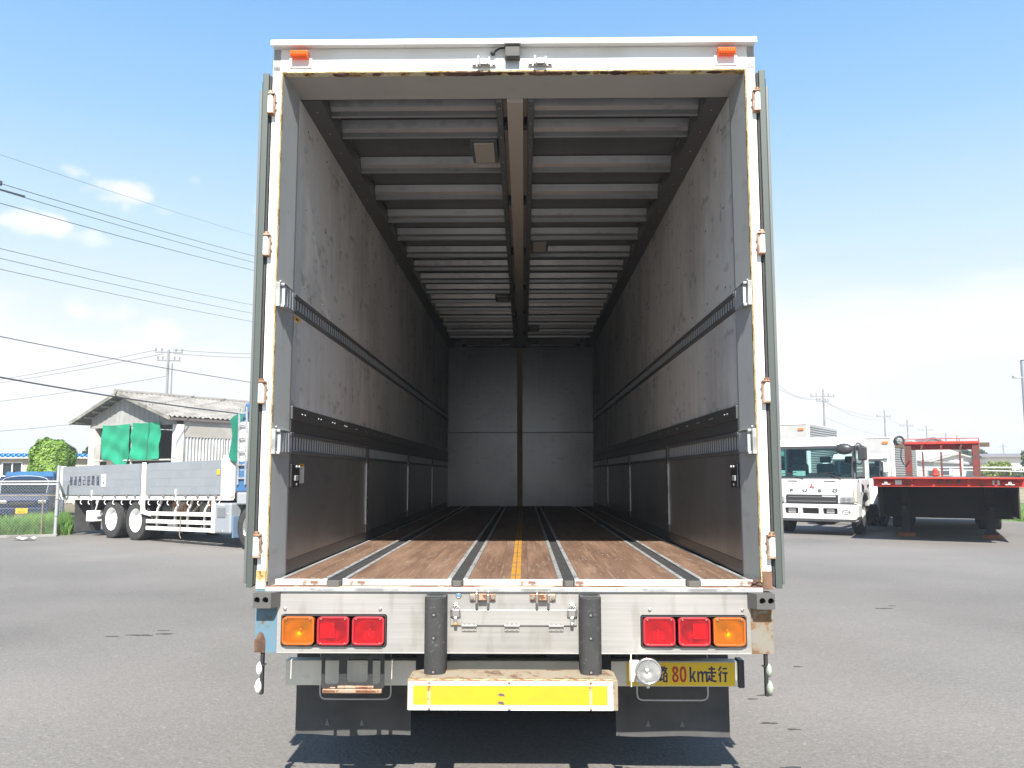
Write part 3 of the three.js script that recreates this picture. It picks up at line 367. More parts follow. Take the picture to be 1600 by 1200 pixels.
// floor: planks between four rubber-topped tracks
const tracks = [[-0.905, -0.833], [-0.299, -0.243], [0.242, 0.298], [0.837, 0.905]], FY = 1.070, edgesX = [-1.146, ...tracks.flat(), 1.146];
{
  const edges = [-1.146, ...tracks.flat(), 1.146];
  for (let k = 0; k < 5; k++) {
    const x0 = edges[2 * k] + 0.024, x1 = edges[2 * k + 1] - 0.024, n = Math.max(2, Math.round((x1 - x0) / 0.15)), w = (x1 - x0) / n;
    for (let i = 0; i < n; i++) { const cut = [-0.036, ...[0, 1, 2].map((q) => -2.2 - q * 2.4 - R1() * 1.2), L]; for (let c = 0; c < 4; c++) part('floor_plank', bx(x0 + i * w + 0.0006, x0 + (i + 1) * w - 0.0006, 1.035, FY - R1() * 0.0005, cut[c] - 0.001, cut[c + 1] + 0.001), M.wood, truck, [R1() * 5, R1() * 5]); }
    for (const [a, b] of [[x0 - 0.024, x0 - 0.0005], [x1 + 0.0005, x1 + 0.024]]) part('edge_strip', [rb(a, b, 1.035, FY + 0.0022, L, -0.034, 0.002), ...Array.from({ length: 16 }, (_, q) => cyl(0.004, 0.002, 'y', (a + b) / 2, FY + 0.003, -0.1 - q * 0.28, 6))], M.alu);
  }
  for (const [a, b] of tracks) { const t = part('floor_track', bx(a + 0.0005, b - 0.0005, 1.03, FY - 0.006, L, -0.03), M.rubber); part('track_end', extY([[a + 0.001, -0.0295], [b - 0.001, -0.0295], [b - 0.001, -0.022], [b - 0.010, 0.002], [a + 0.010, 0.002], [a + 0.001, -0.022]], 1.040, FY - 0.004, 0.002), std([0.10, 0.095, 0.085], 0.8), t); }
  parts('floor_line', [bx(-0.012, 0.008, FY + 0.0005, FY + 0.0025, L, -0.05), bx(0.014, 0.036, FY + 0.0005, FY + 0.0025, L, -0.05)], M.orange);
  // the painted sill, broken where the tracks end, the rusty ledge and the bright trim strip
  { const sc = []; for (let k = 0; k < 260; k++) { const q = k % 5, x0 = edgesX[2 * q] + 0.05, x1 = edgesX[2 * q + 1] - 0.05; sc.push(cyl(0.0045, 0.0012, 'y', x0 + (x1 - x0) * R1(), FY + 0.0008, -0.08 - Math.floor(R1() * 18) * 0.3 - R1() * 0.01, 6)); } part('floor_screw', sc, M.alu); }
  const se = [-1.163, ...tracks.flat(), 1.163]; for (let k = 0; k < 5; k++) part('floor_sill', rb(se[2 * k] + 0.003, se[2 * k + 1] - 0.003, 1.0405, FY + 0.0015, -0.033, -0.024 + 0.002 * (k % 2), 0.003), M.sill, truck, [k * 0.37, 0]);
  part('sill_ledge', bx(-1.1985, 1.1985, 1.020, 1.0385, -0.2, 0.0), M.sillLedge);
  part('sill_trim', rb(-1.1985, 1.1985, 1.0145, 1.0375, 0.0005, 0.012, 0.004), M.alu);
  const cr = []; for (let k = 0; k < 40; k++) cr.push(dome(0.004 + 0.007 * R1(), 1.160 + 0.034 * R1(), 1.04 + 0.045 * R1() * R1(), -0.004 - 0.03 * R1(), 1.2, 0.7, 1, 6)); part('corner_rust', cr, M.rust);
  part('floor_frame', [bx(-1.19, 1.19, 0.90, 1.0195, L - 0.08, -0.08), bx(-0.48, -0.36, 0.62, 0.899, -11, -0.12), bx(0.36, 0.48, 0.62, 0.899, -11, -0.12), ...Array.from({ length: 14 }, (_, k) => bx(-1.18, 1.18, 0.80, 0.899, -0.35 - k * 0.65, -0.28 - k * 0.65))], M.matte);
}
// stainless tail panel with its cut corners, hatch, hinges and latches
{
  const cut = (x0, x1) => rrect(x0, x1, 0.756, 0.909, 0.014), s = hole(hole(poly([[-1.137, 0.731], [1.137, 0.731], [1.137, 1.0135], [-1.137, 1.0135]]), cut(-1.118, -0.606)), cut(0.610, 1.117));
  const tp = part('tail_panel', ext(s, -0.006, 0.0), M.stainless);
  part('panel_flange', [rb(-1.137, 1.137, 0.724, 0.7305, -0.05, 0.0005, 0.002)], M.stainless, tp);
  parts('corner_plate', [bx(-1.2425, -1.1375, 0.728, 1.0135, -0.06, 0.0), bx(-1.2425, -1.2, 1.0136, 1.0275, -0.05, 0.0)], M.paleBlue, tp, [0.1, 0.2]);
  parts('corner_plate', [bx(1.1375, 1.2425, 0.728, 1.0135, -0.06, 0.0)], std(null, 0.5, 0.35, { map: rustOver([0.27, 0.25, 0.21], 0.50, 0.45, [0.20, 0.11, 0.055]) }), tp);
  part('rust_patch', extY([[-1.2435, 0.0012], [-1.19, 0.0012], [-1.19, 0.0004], [-1.2435, 0.0004]], 0.728, 0.79), M.rust, tp);
  part('rust_patch', ext(poly([[-1.238, 0.789], [-1.192, 0.789], [-1.197, 0.806], [-1.208, 0.822], [-1.219, 0.826], [-1.229, 0.812]]), 0.0003, 0.0011), M.rust, tp);
  // hatch strip
  const h = part('hatch_strip', [rb(-0.300, 0.306, 0.858, 0.932, 0.0005, 0.009, 0.003)], M.stainless, truck, [0.5, 0.3]);
  for (const x of [-0.21, -0.005, 0.207]) { part('hatch_hinge', [rb(x - 0.035, x + 0.035, 0.830, 0.856, 0.0005, 0.006, 0.002), cyl(0.006, 0.07, 'x', x, 0.857, 0.012, 10), ...[-0.022, 0, 0.022].flatMap((d) => [cyl(0.0045, 0.004, 'z', x + d, 0.840, 0.007, 6), cyl(0.0045, 0.004, 'z', x + d, 0.868, 0.011, 6)])], M.stainless, h); }
  for (const x of [-0.275, 0.283]) { const l = part('toggle_latch', [rb(x - 0.012, x + 0.012, 0.944, 0.962, 0.0005, 0.012, 0.003), rb(x - 0.020, x + 0.020, 0.898, 0.938, 0.0095, 0.022, 0.006), rb(x - 0.009, x + 0.009, 0.868, 0.900, 0.0095, 0.026, 0.004), tube([V(x - 0.021, 0.905, 0.02), V(x - 0.022, 0.93, 0.024), V(x - 0.010, 0.952, 0.018), V(x + 0.010, 0.952, 0.018), V(x + 0.022, 0.93, 0.024), V(x + 0.021, 0.905, 0.02)], 0.003, 20, 6)], M.chrome, h); part('latch_tip', rb(x - 0.008, x + 0.008, 0.862, 0.874, 0.0095, 0.030, 0.003), x < 0 ? std([0.45, 0.22, 0.03], 0.5) : M.chrome, l); }
  keeper(-0.146, 0.990, M.steelRust, 0.001); keeper(0.143, 0.990, M.steelRust, 0.001);
  part('blue_plug', [dome(0.011, -0.262, 0.999, 0.001, 1, 1, 0.4)], std([0.10, 0.24, 0.42], 0.4)); part('plug_ring', [new THREE.TorusGeometry(0.012, 0.003, 6, 16).translate(-0.262, 0.999, 0.002)], M.bolt);
  part('panel_bolt', [[-1.10, 0.932], [-0.64, 0.932], [0.655, 0.932], [1.098, 0.932]].map(([x, y]) => dome(0.009, x, y, 0.001, 1, 1, 0.7)), M.chrome);
}
// rear lamps
for (const s of [-1, 1]) {
  const x0 = s < 0 ? -1.1145 : 0.6135, x1 = s < 0 ? -0.6095 : 1.1135;
  const c = part('lamp_cluster', [ext(hole(rrect(x0, x1, 0.7595, 0.9055, 0.012), rrect(x0 + 0.005, x1 - 0.005, 0.7645, 0.9005, 0.01)), -0.10, 0.008), bx(x0 + 0.005, x1 - 0.005, 0.7645, 0.9005, -0.10, -0.095)], M.plastic);
  const w = (x1 - x0) / 3;
  for (let k = 0; k < 3; k++) {
    const amber = (s < 0 && k === 0) || (s > 0 && k === 2), a = x0 + k * w + 0.007, b = x0 + (k + 1) * w - 0.007, xm = (a + b) / 2, ym = 0.8325;
    const rim = part('lamp_rim', [ext(hole(rrect(a, b, 0.766, 0.899, 0.024), rrect(a + 0.009, b - 0.009, 0.775, 0.890, 0.018)), -0.012, 0.021, 0.002)], amber ? M.amberRim : M.redRim, c);
    const pane = new THREE.ShapeGeometry(rrect(a + 0.008, b - 0.008, 0.774, 0.891, 0.018), 8); const pp = pane.attributes.position; for (let i = 0; i < pp.count; i++) pp.setZ(i, 0.0165); part('lamp_lens', [pane], amber ? M.amberLens : M.redLens, c);
    if (!amber && ((s < 0 && k === 1) || (s > 0 && k === 1))) { const q = s < 0 ? [a + 0.014, xm + 0.004] : [xm - 0.004, b - 0.014]; part('reflex_block', ext(rrect(q[0], q[1], 0.800, 0.868, 0.006), -0.006, 0.013), M.redBlock, c); }
    const bowl = lathe(Array.from({ length: 14 }, (_, q) => { const r = 0.003 + q / 13 * 0.057; return [r, -0.049 + r * r / 0.080]; }), 36); bowl.rotateX(Math.PI / 2); bowl.scale(1.03, 0.93, 1); bowl.translate(xm, ym, 0.002); part('lamp_reflector', [bowl, ext(hole(rrect(a + 0.004, b - 0.004, 0.770, 0.895, 0.02), (() => { const h = new THREE.Path(); h.absellipse(xm, ym, 0.0605, 0.0552, 0, Math.PI * 2); return h; })()), -0.004, -0.001)], M.reflector, c);
    part('lamp_bulb', [dome(0.006, xm, ym, -0.028), cyl(0.005, 0.02, 'z', xm, ym, -0.04, 10)], M.label, c);
    part('lamp_screw', [[a + 0.02, 0.776], [b - 0.02, 0.776], [a + 0.02, 0.889], [b - 0.02, 0.889]].map(([x, y]) => cyl(0.0035, 0.004, 'z', x, y, 0.0225, 8)), M.bolt, rim);
  }
}
// black corner buffers with two sockets, rubber dock guards
for (const s of [-1, 1]) {
  const X = (a, b) => (s < 0 ? [-b, -a] : [a, b]), [a, b] = X(1.123, 1.237);
  const outer = hole(hole(rrect(a + 0.028 * (s > 0), b - 0.028 * (s < 0), 0.945, 1.016, 0.003), new THREE.Path().absellipse(s * 1.218, 0.983, 0.0145, 0.0145, 0, Math.PI * 2)), new THREE.Path().absellipse(s * 1.178, 0.983, 0.0145, 0.0145, 0, Math.PI * 2));
  part('corner_buffer', [ext(outer, 0.012, 0.064, 0, 14), bx(...X(1.151, 1.237), 0.945, 1.016, 0.0005, 0.0118), extY(s < 0 ? [[-1.1505, 0.0005], [-1.123, 0.0005], [-1.1505, 0.064]] : [[1.1505, 0.0005], [1.1505, 0.064], [1.123, 0.0005]], 0.945, 1.016)], M.block);
  const gx = s * 0.365, gw = 0.050, sh = poly([[gx - gw, 0.0005], [gx + gw, 0.0005], [gx + gw, 0.085]]); sh.quadraticCurveTo(gx + gw, 0.128, gx, 0.128); sh.quadraticCurveTo(gx - gw, 0.128, gx - gw, 0.085);
  const pts = sh.getPoints(8).map((p) => [p.x, p.y]);
  const dg = part('dock_guard', [extY(pts, 0.640, 1.003, 0.003), extY(pts.map(([x, z]) => [gx + (x - gx) * 0.999, z * 0.80]), 0.595, 0.6395, 0.0)], M.rubber);
  part('guard_bolt', [0.930, 0.825, 0.672].map((y) => { const g = cyl(0.0125, 0.004, 'z', gx, y, 0.1285, 14); return g; }), M.matte, dg); part('bolt_head', [0.930, 0.825, 0.672].map((y, i) => cyl(0.0055, 0.003, 'z', gx - 0.003, y - 0.003, 0.1308, 6)), M.bolt, dg);
  part('guard_cap', [ext(hole(rrect(gx - 0.049, gx + 0.049, 0.001, 0.1, 0.01), rrect(gx - 0.034, gx + 0.034, 0.02, 0.09, 0.01)), 0, 0.002).rotateX(-Math.PI / 2).translate(0, 1.0035, 0.1)], M.plastic, dg);
}
// yellow reflective step bumper
{
  const top = part('step_bumper', [extY([[-0.425, 0.012], [0.455, 0.012], [0.474, 0.05], [0.474, 0.2185], [-0.474, 0.2185], [-0.474, 0.05]], 0.523, 0.656, 0.003)], M.rustTan);
  part('bumper_board', [bx(-0.470, 0.452, 0.5245, 0.6525, 0.2188, 0.2205)], M.whiteRef, top); part('bumper_strip', [bx(-0.448, 0.428, 0.548, 0.6325, 0.2208, 0.2222)], M.yellowRef, top);
  part('bumper_rivet', [[-0.375, 0.645], [-0.375, 0.532], [-0.014, 0.645], [-0.014, 0.532], [0.352, 0.645], [0.352, 0.532]].map(([x, y]) => dome(0.007, x, y, 0.2222, 1, 1, 0.6)), M.steelRust, top);
  part('scratch', [[-0.05, 0.592], [-0.052, 0.557]].map(([x, y], i) => ext(poly([[x - 0.018, y], [x - 0.004, y + 0.008], [x + 0.012, y + 0.004], [x + 0.016, y - 0.006 - 0.002 * i], [x, y - 0.006]]), 0.2223, 0.2231)), M.block, top);
  part('bumper_rust', [bx(-0.470, 0.452, 0.6528, 0.6575, 0.205, 0.2225), bx(-0.382, -0.369, 0.548, 0.632, 0.2223, 0.2229), bx(0.346, 0.358, 0.548, 0.632, 0.2223, 0.2229)], std(null, 0.8, 0, { map: rustOver([0.55, 0.42, 0.24], 0.5, 0.12) }), top);
}
// under-run beam with the road sign sticker and end cap
{
  const b = part('underrun_beam', [rb(-1.150, 1.122, 0.524, 0.648, -0.28, -0.210, 0.006)], M.greyBeam);
  part('beam_cap', [rb(1.1225, 1.153, 0.518, 0.654, -0.285, -0.204, 0.006)], M.plastic, b);
  const t = canvasTex(1024, 208, (g, w, h) => {
    g.fillStyle = '#e2bf1c'; g.fillRect(0, 0, w, h); const ink = '#26264f';
    const gy = 34, gh = 140; glyph(g, 'high', 26, gy, 86, gh, 17, ink); glyph(g, 'speed', 118, gy, 86, gh, 15, ink); glyph(g, 'way', 212, gy, 90, gh, 15, ink); glyph(g, 'road', 306, gy, 82, gh, 15, ink);
    const txt = (s, x, fs, sx, c) => { g.save(); g.translate(x, gy + gh); g.scale(sx, 1); g.font = 'bold ' + fs + 'px sans-serif'; g.fillStyle = c; g.fillText(s, 0, 0); g.restore(); };
    txt('80', 424, 194, 0.69, '#b0281c'); txt('km', 586, 178, 0.70, ink); glyph(g, 'run', 760, gy, 94, gh, 17, ink); glyph(g, 'go', 868, gy, 92, gh, 17, ink);
  });
  part('road_sticker', sheet(0.566, 1.104, 0.529, 0.642, -0.210, -0.2075), std(null, 0.45, 0, { map: t }), b);
  part('beam_bracket', [rb(-0.62, -0.5, 0.54, 0.73, -0.38, -0.282, 0.004), rb(0.5, 0.62, 0.54, 0.73, -0.38, -0.282, 0.004), bx(-1.0, 1.0, 0.70, 0.79, -0.4, -0.26), bx(0.88, 0.93, 0.656, 0.727, -0.24, -0.235)], M.black, b);
  // number plate holder: black frame with rounded openings and a rusty lower bar
  const s = rrect(-0.944, -0.634, 0.535, 0.712, 0.012); for (const [a, c, y0] of [[-0.927, -0.858, 0.556], [-0.818, -0.716, 0.566], [-0.692, -0.654, 0.556]]) hole(s, rrect(a, c, y0, 0.676, 0.016));
  const pf = part('plate_holder', [ext(s, -0.010, -0.002, 0.001).translate(0, 0, -0.11)], M.plastic); part('plate_bar', [rb(-0.936, -0.642, 0.512, 0.5345, -0.125, -0.10, 0.006), rb(-0.862, -0.682, 0.535, 0.550, -0.1095, -0.098, 0.004), rb(-0.90, -0.87, 0.535, 0.543, -0.1095, -0.10, 0.003)], M.steelRust, pf);
  part('plate_lamp', [rb(-0.78, -0.71, 0.69, 0.712, -0.15, -0.10, 0.005)], M.black, pf);
  // thin round-cornered wire stays behind the beam
  for (const [a, c] of [[-0.990, -0.628], [0.627, 0.986]]) part('wire_stay', tube([V(a, 0.725, -0.29), V(a, 0.49, -0.29), V(a, 0.468, -0.29), V(a + 0.006, 0.447, -0.29), V(a + 0.024, 0.439, -0.29), V(a + 0.06, 0.438, -0.29), V(c - 0.06, 0.438, -0.29), V(c - 0.024, 0.439, -0.29), V(c - 0.006, 0.447, -0.29), V(c, 0.468, -0.29), V(c, 0.49, -0.29), V(c, 0.725, -0.29)], 0.0042, 90, 6), M.alu);
  // round reversing lamp on its bracket
  const rl = part('reversing_lamp', [lathe([[0.001, -0.075], [0.03, -0.07], [0.052, -0.03], [0.058, 0.0], [0.061, 0.008], [0.060, 0.016], [0.052, 0.018], [0.051, 0.010]], 32).rotateX(Math.PI / 2).translate(0.628, 0.671, 0.10)], M.chrome);
  part('lamp_bowl', lathe([[0.006, -0.05], [0.03, -0.038], [0.046, -0.012], [0.051, 0.01]], 28).rotateX(Math.PI / 2).translate(0.628, 0.671, 0.10), M.reflector, rl);
  part('lamp_lens', lathe([[0.001, 0.026], [0.025, 0.024], [0.042, 0.018], [0.052, 0.0125]], 28).rotateX(Math.PI / 2).translate(0.628, 0.671, 0.10), M.clearLens, rl);
  part('lamp_bulb', dome(0.01, 0.628, 0.671, 0.072), M.label, rl); part('lamp_bracket', [rb(0.553, 0.600, 0.60, 0.70, 0.005, 0.012, 0.003), rb(0.556, 0.562, 0.58, 0.73, 0.0125, 0.03, 0.002), rb(0.585, 0.66, 0.605, 0.613, 0.005, 0.09, 0.003), cyl(0.008, 0.03, 'y', 0.628, 0.607, 0.09, 8)], M.greyBeam, rl);
}
// mud flaps
for (const s of [-1, 1]) {
  const a = s < 0 ? -1.157 : 0.536, b = s < 0 ? -0.546 : 1.132, z = -0.465, n = 14, shp = [[a, 0.75], [b, 0.75]];
  const g = new THREE.BoxGeometry(b - a, 0.54, 0.012, n, 8, 1), p = g.attributes.position; for (let i = 0; i < p.count; i++) { const x = p.getX(i), y = p.getY(i), t = 0.5 - (y + 0.27) / 0.54; p.setXYZ(i, x + (a + b) / 2, y + 0.483 + (y < -0.2 ? 0.004 * Math.sin(x * 14 + s) : 0), p.getZ(i) + z + 0.035 * t * t + 0.012 * Math.sin(x * 9 + 1) * Math.max(0, t)); } g.computeVertexNormals();
  const f = part('mud_flap', g, M.flap, truck, [s, 0]);
  part('flap_mark', [[0.28, 0.262], [0.58, 0.262]].map(([t, y]) => ext(poly([[a + (b - a) * t - 0.012, y], [a + (b - a) * t + 0.012, y], [a + (b - a) * t, y + 0.035]]), z + 0.0175, z + 0.0195)), std([0.16, 0.16, 0.155], 0.8), f);
  part('flap_bracket', [bx(a, b, 0.73, 0.80, z - 0.05, z + 0.03)], M.black, f);
  // side lamps on a hanging strip, seen edge on
  const x = s * 1.207, hs = part('side_lamp_strip', [rb(x - 0.008, x + 0.008, 0.53, 0.728, -0.03, -0.006, 0.003), bar(V(x, 0.66, -0.015), V(x + s * -0.028, 0.68, 0.02), 0.004)], M.black);
  parts('side_lamp', [dome(0.030, x + s * 0.012, 0.648, -0.02, 0.55, 1.1, 1.0, 14), dome(0.033, x + s * 0.014, 0.566, -0.02, 0.55, 1.1, 1.0, 14), dome(0.007, x + s * 0.03, 0.565, -0.02)], s < 0 ? M.whiteRef : std([0.30, 0.34, 0.28], 0.35), hs);
}
// running gear
for (const z of [-1.75, -3.05]) { for (const s of [-1, 1]) for (const x of [1.02, 0.70]) wheel(truck, [s * x, 0.47, z], 0.47, 0.27, 0.10, true, s); part('rear_axle', [cyl(0.11, 1.9, 'x', 0, 0.47, z, 14), dome(0.24, 0, 0.47, z)], M.matte); }
for (const s of [-1, 1]) wheel(truck, [s * 1.02, 0.47, -9.9], 0.47, 0.28, 0.08, true, s);
parts('under_tank', [rb(-1.15, -0.55, 0.45, 0.95, -7.0, -5.6, 0.06, 3), rb(0.55, 1.15, 0.45, 0.95, -6.6, -5.4, 0.06, 3)], M.black);
parts('side_guard', [bx(-1.20, -1.16, 0.45, 0.52, -8.6, -4.0), bx(-1.20, -1.16, 0.70, 0.77, -8.6, -4.0), bx(1.16, 1.20, 0.45, 0.52, -8.6, -4.0), bx(1.16, 1.20, 0.70, 0.77, -8.6, -4.0), ...[-8, -6.5, -5, -4.2].flatMap((z) => [bx(-1.158, -1.12, 0.42, 0.9, z - 0.03, z + 0.03), bx(1.12, 1.158, 0.42, 0.9, z - 0.03, z + 0.03)])], M.alu);
part('cab', [extX([[-9.4, 0.75], [-9.4, 2.9], [-9.6, 3.05], [-10.9, 2.95], [-11.35, 1.75], [-11.4, 0.45], [-10.45, 0.45], [-10.4, 0.75]], -1.2, 1.2, 0.03)], M.white);
{ // stickers inside the left wall, turned to face inwards
  const st = (w, h, seed, head) => canvasTex(128, Math.round(128 * h / w), (g, W, H) => { const r = rng(seed); g.fillStyle = '#c9c9c4'; g.fillRect(0, 0, W, H); g.fillStyle = '#d9a41a'; g.fillRect(0, 0, W, H * head); g.fillStyle = '#222'; g.fillRect(W * 0.3, H * head * 0.3, W * 0.4, H * head * 0.4); g.fillStyle = '#777'; for (let y = head + 0.08; y < 0.94; y += 0.07) g.fillRect(W * 0.1, H * y, W * (0.4 + 0.4 * r()), H * 0.02); });
  for (const [z0, z1, y0, y1, seed, hd, xx] of [[-0.345, -0.225, 2.30, 2.415, 3, 0.22, -1.1612], [-0.50, -0.395, 1.53, 1.634, 4, 0.14, -1.1585]]) { const g = new THREE.PlaneGeometry(z1 - z0, y1 - y0); g.rotateY(Math.PI / 2); g.translate(xx, (y0 + y1) / 2, (z0 + z1) / 2); g.userData.keepUV = true; part('notice_sticker', g, std(null, 0.6, 0, { map: st(z1 - z0, y1 - y0, seed, hd) })); }
}
// ---------------------------------------------------------------- left: the grey sided flatbed truck with the blue cab
const blueP = std(null, 0.35, 0, { map: dirtT(2, [0.045, 0.14, 0.30], [0.06, 0.15, 0.28]) }), aluSide = std(null, 0.45, 0.35, { map: blotch([0.32, 0.345, 0.37], [0.26, 0.275, 0.295], { a: 0.4, b: 0.3, s: 0.2 }) });
const whiteDirty = std(null, 0.45, 0, { map: rustOver([0.74, 0.73, 0.70], 0.66, 0.9) });
{
  const t = thing('flatbed_truck', 'long flatbed truck with grey aluminium drop sides, white side guard and blue cab', 'truck', [-12.35, 0, -18.1], -Math.atan2(0.581, 0.814));
  const p = (n, g, m, par = t, off) => mesh(n, g, m, par, off), lift = (g) => { g.translate(0, 0, 0); g.rotateZ(0.016); g.translate(0, -0.055, 0); return g; };
  const P = (n, gs, m, par = t, off) => p(n, (Array.isArray(gs) ? gs : [gs]).map(lift), m, par, off);
  for (const [x0, x1, k] of [[0.13, 3.95, 0], [4.30, 7.17, 1]]) {
    const g = P('drop_side', [rb(x0, x1, 1.06, 1.82, -0.05, -0.005, 0.006)], aluSide, t, [k, 0]);
    for (let y = 0; y < 4; y++) P('side_plank', rb(x0 + 0.02, x1 - 0.02, 1.075 + y * 0.187, 1.075 + y * 0.187 + 0.1855, -0.0045, 0.005, 0.0015), aluSide, g, [k + y * 0.3, y]);
    P('side_hinge', [0.04, 0.25, 0.41, 0.56, 0.72, 0.86, 0.96].map((q) => rb(x0 + (x1 - x0) * q - 0.04, x0 + (x1 - x0) * q + 0.04, 1.02, 1.09, 0.0065, 0.04, 0.008)), std([0.16, 0.155, 0.15], 0.6), g).userData.kind = 'stuff';
    P('side_latch', rb(x0 + (x1 - x0) * 0.42 - 0.02, x0 + (x1 - x0) * 0.42 + 0.02, 0.93, 1.2, 0.0065, 0.03, 0.006), whiteDirty, g);
  }
  P('corner_post', rb(-0.02, 0.12, 0.95, 1.84, -0.1, 0.012, 0.012), whiteDirty);
  P('centre_post', [rb(4.05, 4.20, 0.62, 1.84, -0.0195, 0.025, 0.012)], whiteDirty); P('centre_plate', [rb(3.97, 4.28, 1.03, 1.80, -0.1, -0.02, 0.01)], std([0.22, 0.225, 0.23], 0.6));
  P('front_post', [rb(7.19, 7.26, 1.03, 1.84, -0.1, 0.0, 0.01), rb(7.27, 7.55, 0.98, 1.92, -0.12, 0.012, 0.014)], whiteDirty);
  P('side_reflector', rb(7.06, 7.16, 1.50, 1.62, 0.0065, 0.02, 0.006), M.yellow);
  P('bed_rail', rb(0, 7.55, 0.95, 1.045, -0.09, 0.0, 0.008), whiteDirty);
  P('bed_floor', bx(0.02, 7.5, 1.05, 1.10, -2.38, -0.1), M.wood);
  P('far_drop_side', rb(0.1, 7.2, 1.10, 1.84, -2.44, -2.39, 0.006), aluSide); P('far_rail', rb(2.4, 7.2, 1.842, 1.90, -2.43, -2.40, 0.006), std([0.10, 0.16, 0.28], 0.5));
  P('tailgate', rb(0.03, 0.08, 1.10, 1.80, -2.38, -0.11, 0.006), aluSide);
  P('rope_hook', Array.from({ length: 18 }, (_, k) => tube([V(0.35 + k * 0.4, 0.95, -0.03), V(0.35 + k * 0.4, 0.90, 0.0), V(0.37 + k * 0.4, 0.85, -0.005), V(0.40 + k * 0.4, 0.84, -0.02)], 0.011, 8, 5)), whiteDirty).userData.kind = 'stuff';
  // side guard of three rails with hangers
  for (const y of [0.30, 0.46, 0.64]) P('guard_rail', rb(4.25, 6.85, y - 0.045, y + 0.045, -0.06, -0.015, 0.008), whiteDirty);
  P('guard_end', [extX([[-0.0615, 0.98], [-0.012, 0.98], [-0.012, 0.25], [-0.0615, 0.25]], 6.86, 6.97)], whiteDirty);
  P('guard_brace', ext(poly([[3.98, 0.96], [4.14, 0.96], [4.22, 0.72], [4.46, 0.66], [4.46, 0.58], [4.18, 0.62], [4.06, 0.76]]), -0.014, 0.02, 0.004), whiteDirty);
  for (const x of [4.6, 5.35, 5.85, 6.5]) P('guard_hanger', tube([V(x + 0.12, 0.95, -0.12), V(x + 0.10, 0.84, -0.1), V(x, 0.72, -0.1), V(x, 0.28, -0.1)], 0.03, 12, 6), whiteDirty);
  P('hanging_strap', [bar(V(5.72, 0.62, 0.0), V(5.70, 0.18, 0.01), 0.012), bar(V(5.70, 0.18, 0.01), V(5.76, 0.10, 0.01), 0.012)], M.rustTan);
  P('air_tank', [cyl(0.17, 0.7, 'x', 4.75, 0.72, -0.5, 18)], std([0.20, 0.19, 0.17], 0.5, 0.3)); P('battery_box', [rb(4.95, 5.55, 0.62, 0.92, -0.6, -0.25, 0.02)], std(null, 0.5, 0.3, { map: rustOver([0.42, 0.38, 0.33], 0.5, 0.6) })); P('valve_set', [rb(6.0, 6.4, 0.66, 0.9, -0.5, -0.28, 0.02), bar(V(5.9, 0.7, -0.2), V(6.25, 0.92, -0.2), 0.03)], std([0.30, 0.29, 0.27], 0.5, 0.3)); P('red_tag', rb(6.55, 6.78, 0.80, 0.94, -0.14, -0.12, 0.006), std([0.42, 0.05, 0.02], 0.5));
  P('frame_rail', [bx(0.2, 9.6, 0.66, 0.94, -1.7, -1.58)], M.matte); P('frame_rail', [bx(0.2, 9.6, 0.66, 0.94, -0.86, -0.74)], M.matte);
  P('cross_member', [bx(0.4, 7.5, 0.94, 1.05, -2.3, -0.12)], M.matte);
  // grey tank with louvred cover
  const tk = P('side_tank', [rb(6.99, 7.56, 0.24, 0.90, -0.62, 0.0, 0.05, 3)], std([0.34, 0.37, 0.40], 0.4, 0.3));
  P('tank_louvre', [rb(7.10, 7.40, 0.58, 0.80, 0.0005, 0.008, 0.004), ...[0, 1, 2].map((k) => rb(7.12 + k * 0.095, 7.19 + k * 0.095, 0.60, 0.78, 0.0085, 0.016, 0.004))], std([0.17, 0.18, 0.19], 0.5), tk); P('tank_plate', rb(7.22, 7.34, 0.84, 0.875, 0.0005, 0.006, 0.002), M.label, tk); P('tank_bolt', [cyl(0.02, 0.02, 'z', 7.45, 0.66, 0.005, 10), cyl(0.02, 0.02, 'z', 7.28, 0.29, 0.005, 10)], M.chrome, tk);
  // rear mud flap, white box and fenders
  P('mud_flap', rb(0.78, 0.80, 0.12, 0.94, -0.75, -0.04, 0.005), M.flap); P('mud_flap', rb(0.78, 0.80, 0.12, 0.94, -2.3, -1.6, 0.005), M.flap);
  P('tool_box', rb(1.42, 1.78, 0.40, 0.68, -0.35, -0.02, 0.02), whiteDirty); P('wheel_fender', [extX([[-0.75, 0.7], [-0.05, 0.7], [-0.05, 0.92], [-0.75, 0.92]], 1.6, 1.64)], M.black); P('fender_stay', bar(V(2.02, 0.93, -0.02), V(1.88, 0.66, -0.02), 0.02), whiteDirty);
  for (const x of [2.62, 3.74]) { wheel(t, [x, 0.47, -0.17], 0.47, 0.27, 0.12, true, 1, -Math.PI / 2); wheel(t, [x, 0.47, -0.50], 0.47, 0.27, 0.12, true, 1, -Math.PI / 2); wheel(t, [x, 0.47, -2.2], 0.47, 0.27, 0.12, true, 1, Math.PI / 2); P('axle', cyl(0.1, 2.0, 'z', x, 0.47, -1.2, 12), M.matte); }
  for (const a of [[8.22, -0.17, -1], [8.22, -2.2, 1]]) wheel(t, [a[0], 0.47, a[1]], 0.47, 0.28, 0.05, false, 1, a[2] * Math.PI / 2);
  // cab
  P('cab', [ext(poly([[7.72, 1.10], [9.85, 1.10], [9.85, 1.62], [9.72, 2.55], [9.5, 2.62], [7.72, 2.62]]), -2.38, -0.02, 0.05)], M.white);
  P('cab_band', [rb(7.70, 9.9, 1.13, 1.60, -2.40, -0.004, 0.03)], blueP); P('cab_step', [rb(7.74, 8.6, 0.86, 1.125, -0.5, -0.01, 0.04)], std([0.32, 0.34, 0.36], 0.5)); P('cab_side', rb(7.74, 8.3, 1.605, 1.78, -0.3, -0.006, 0.02), blueP);
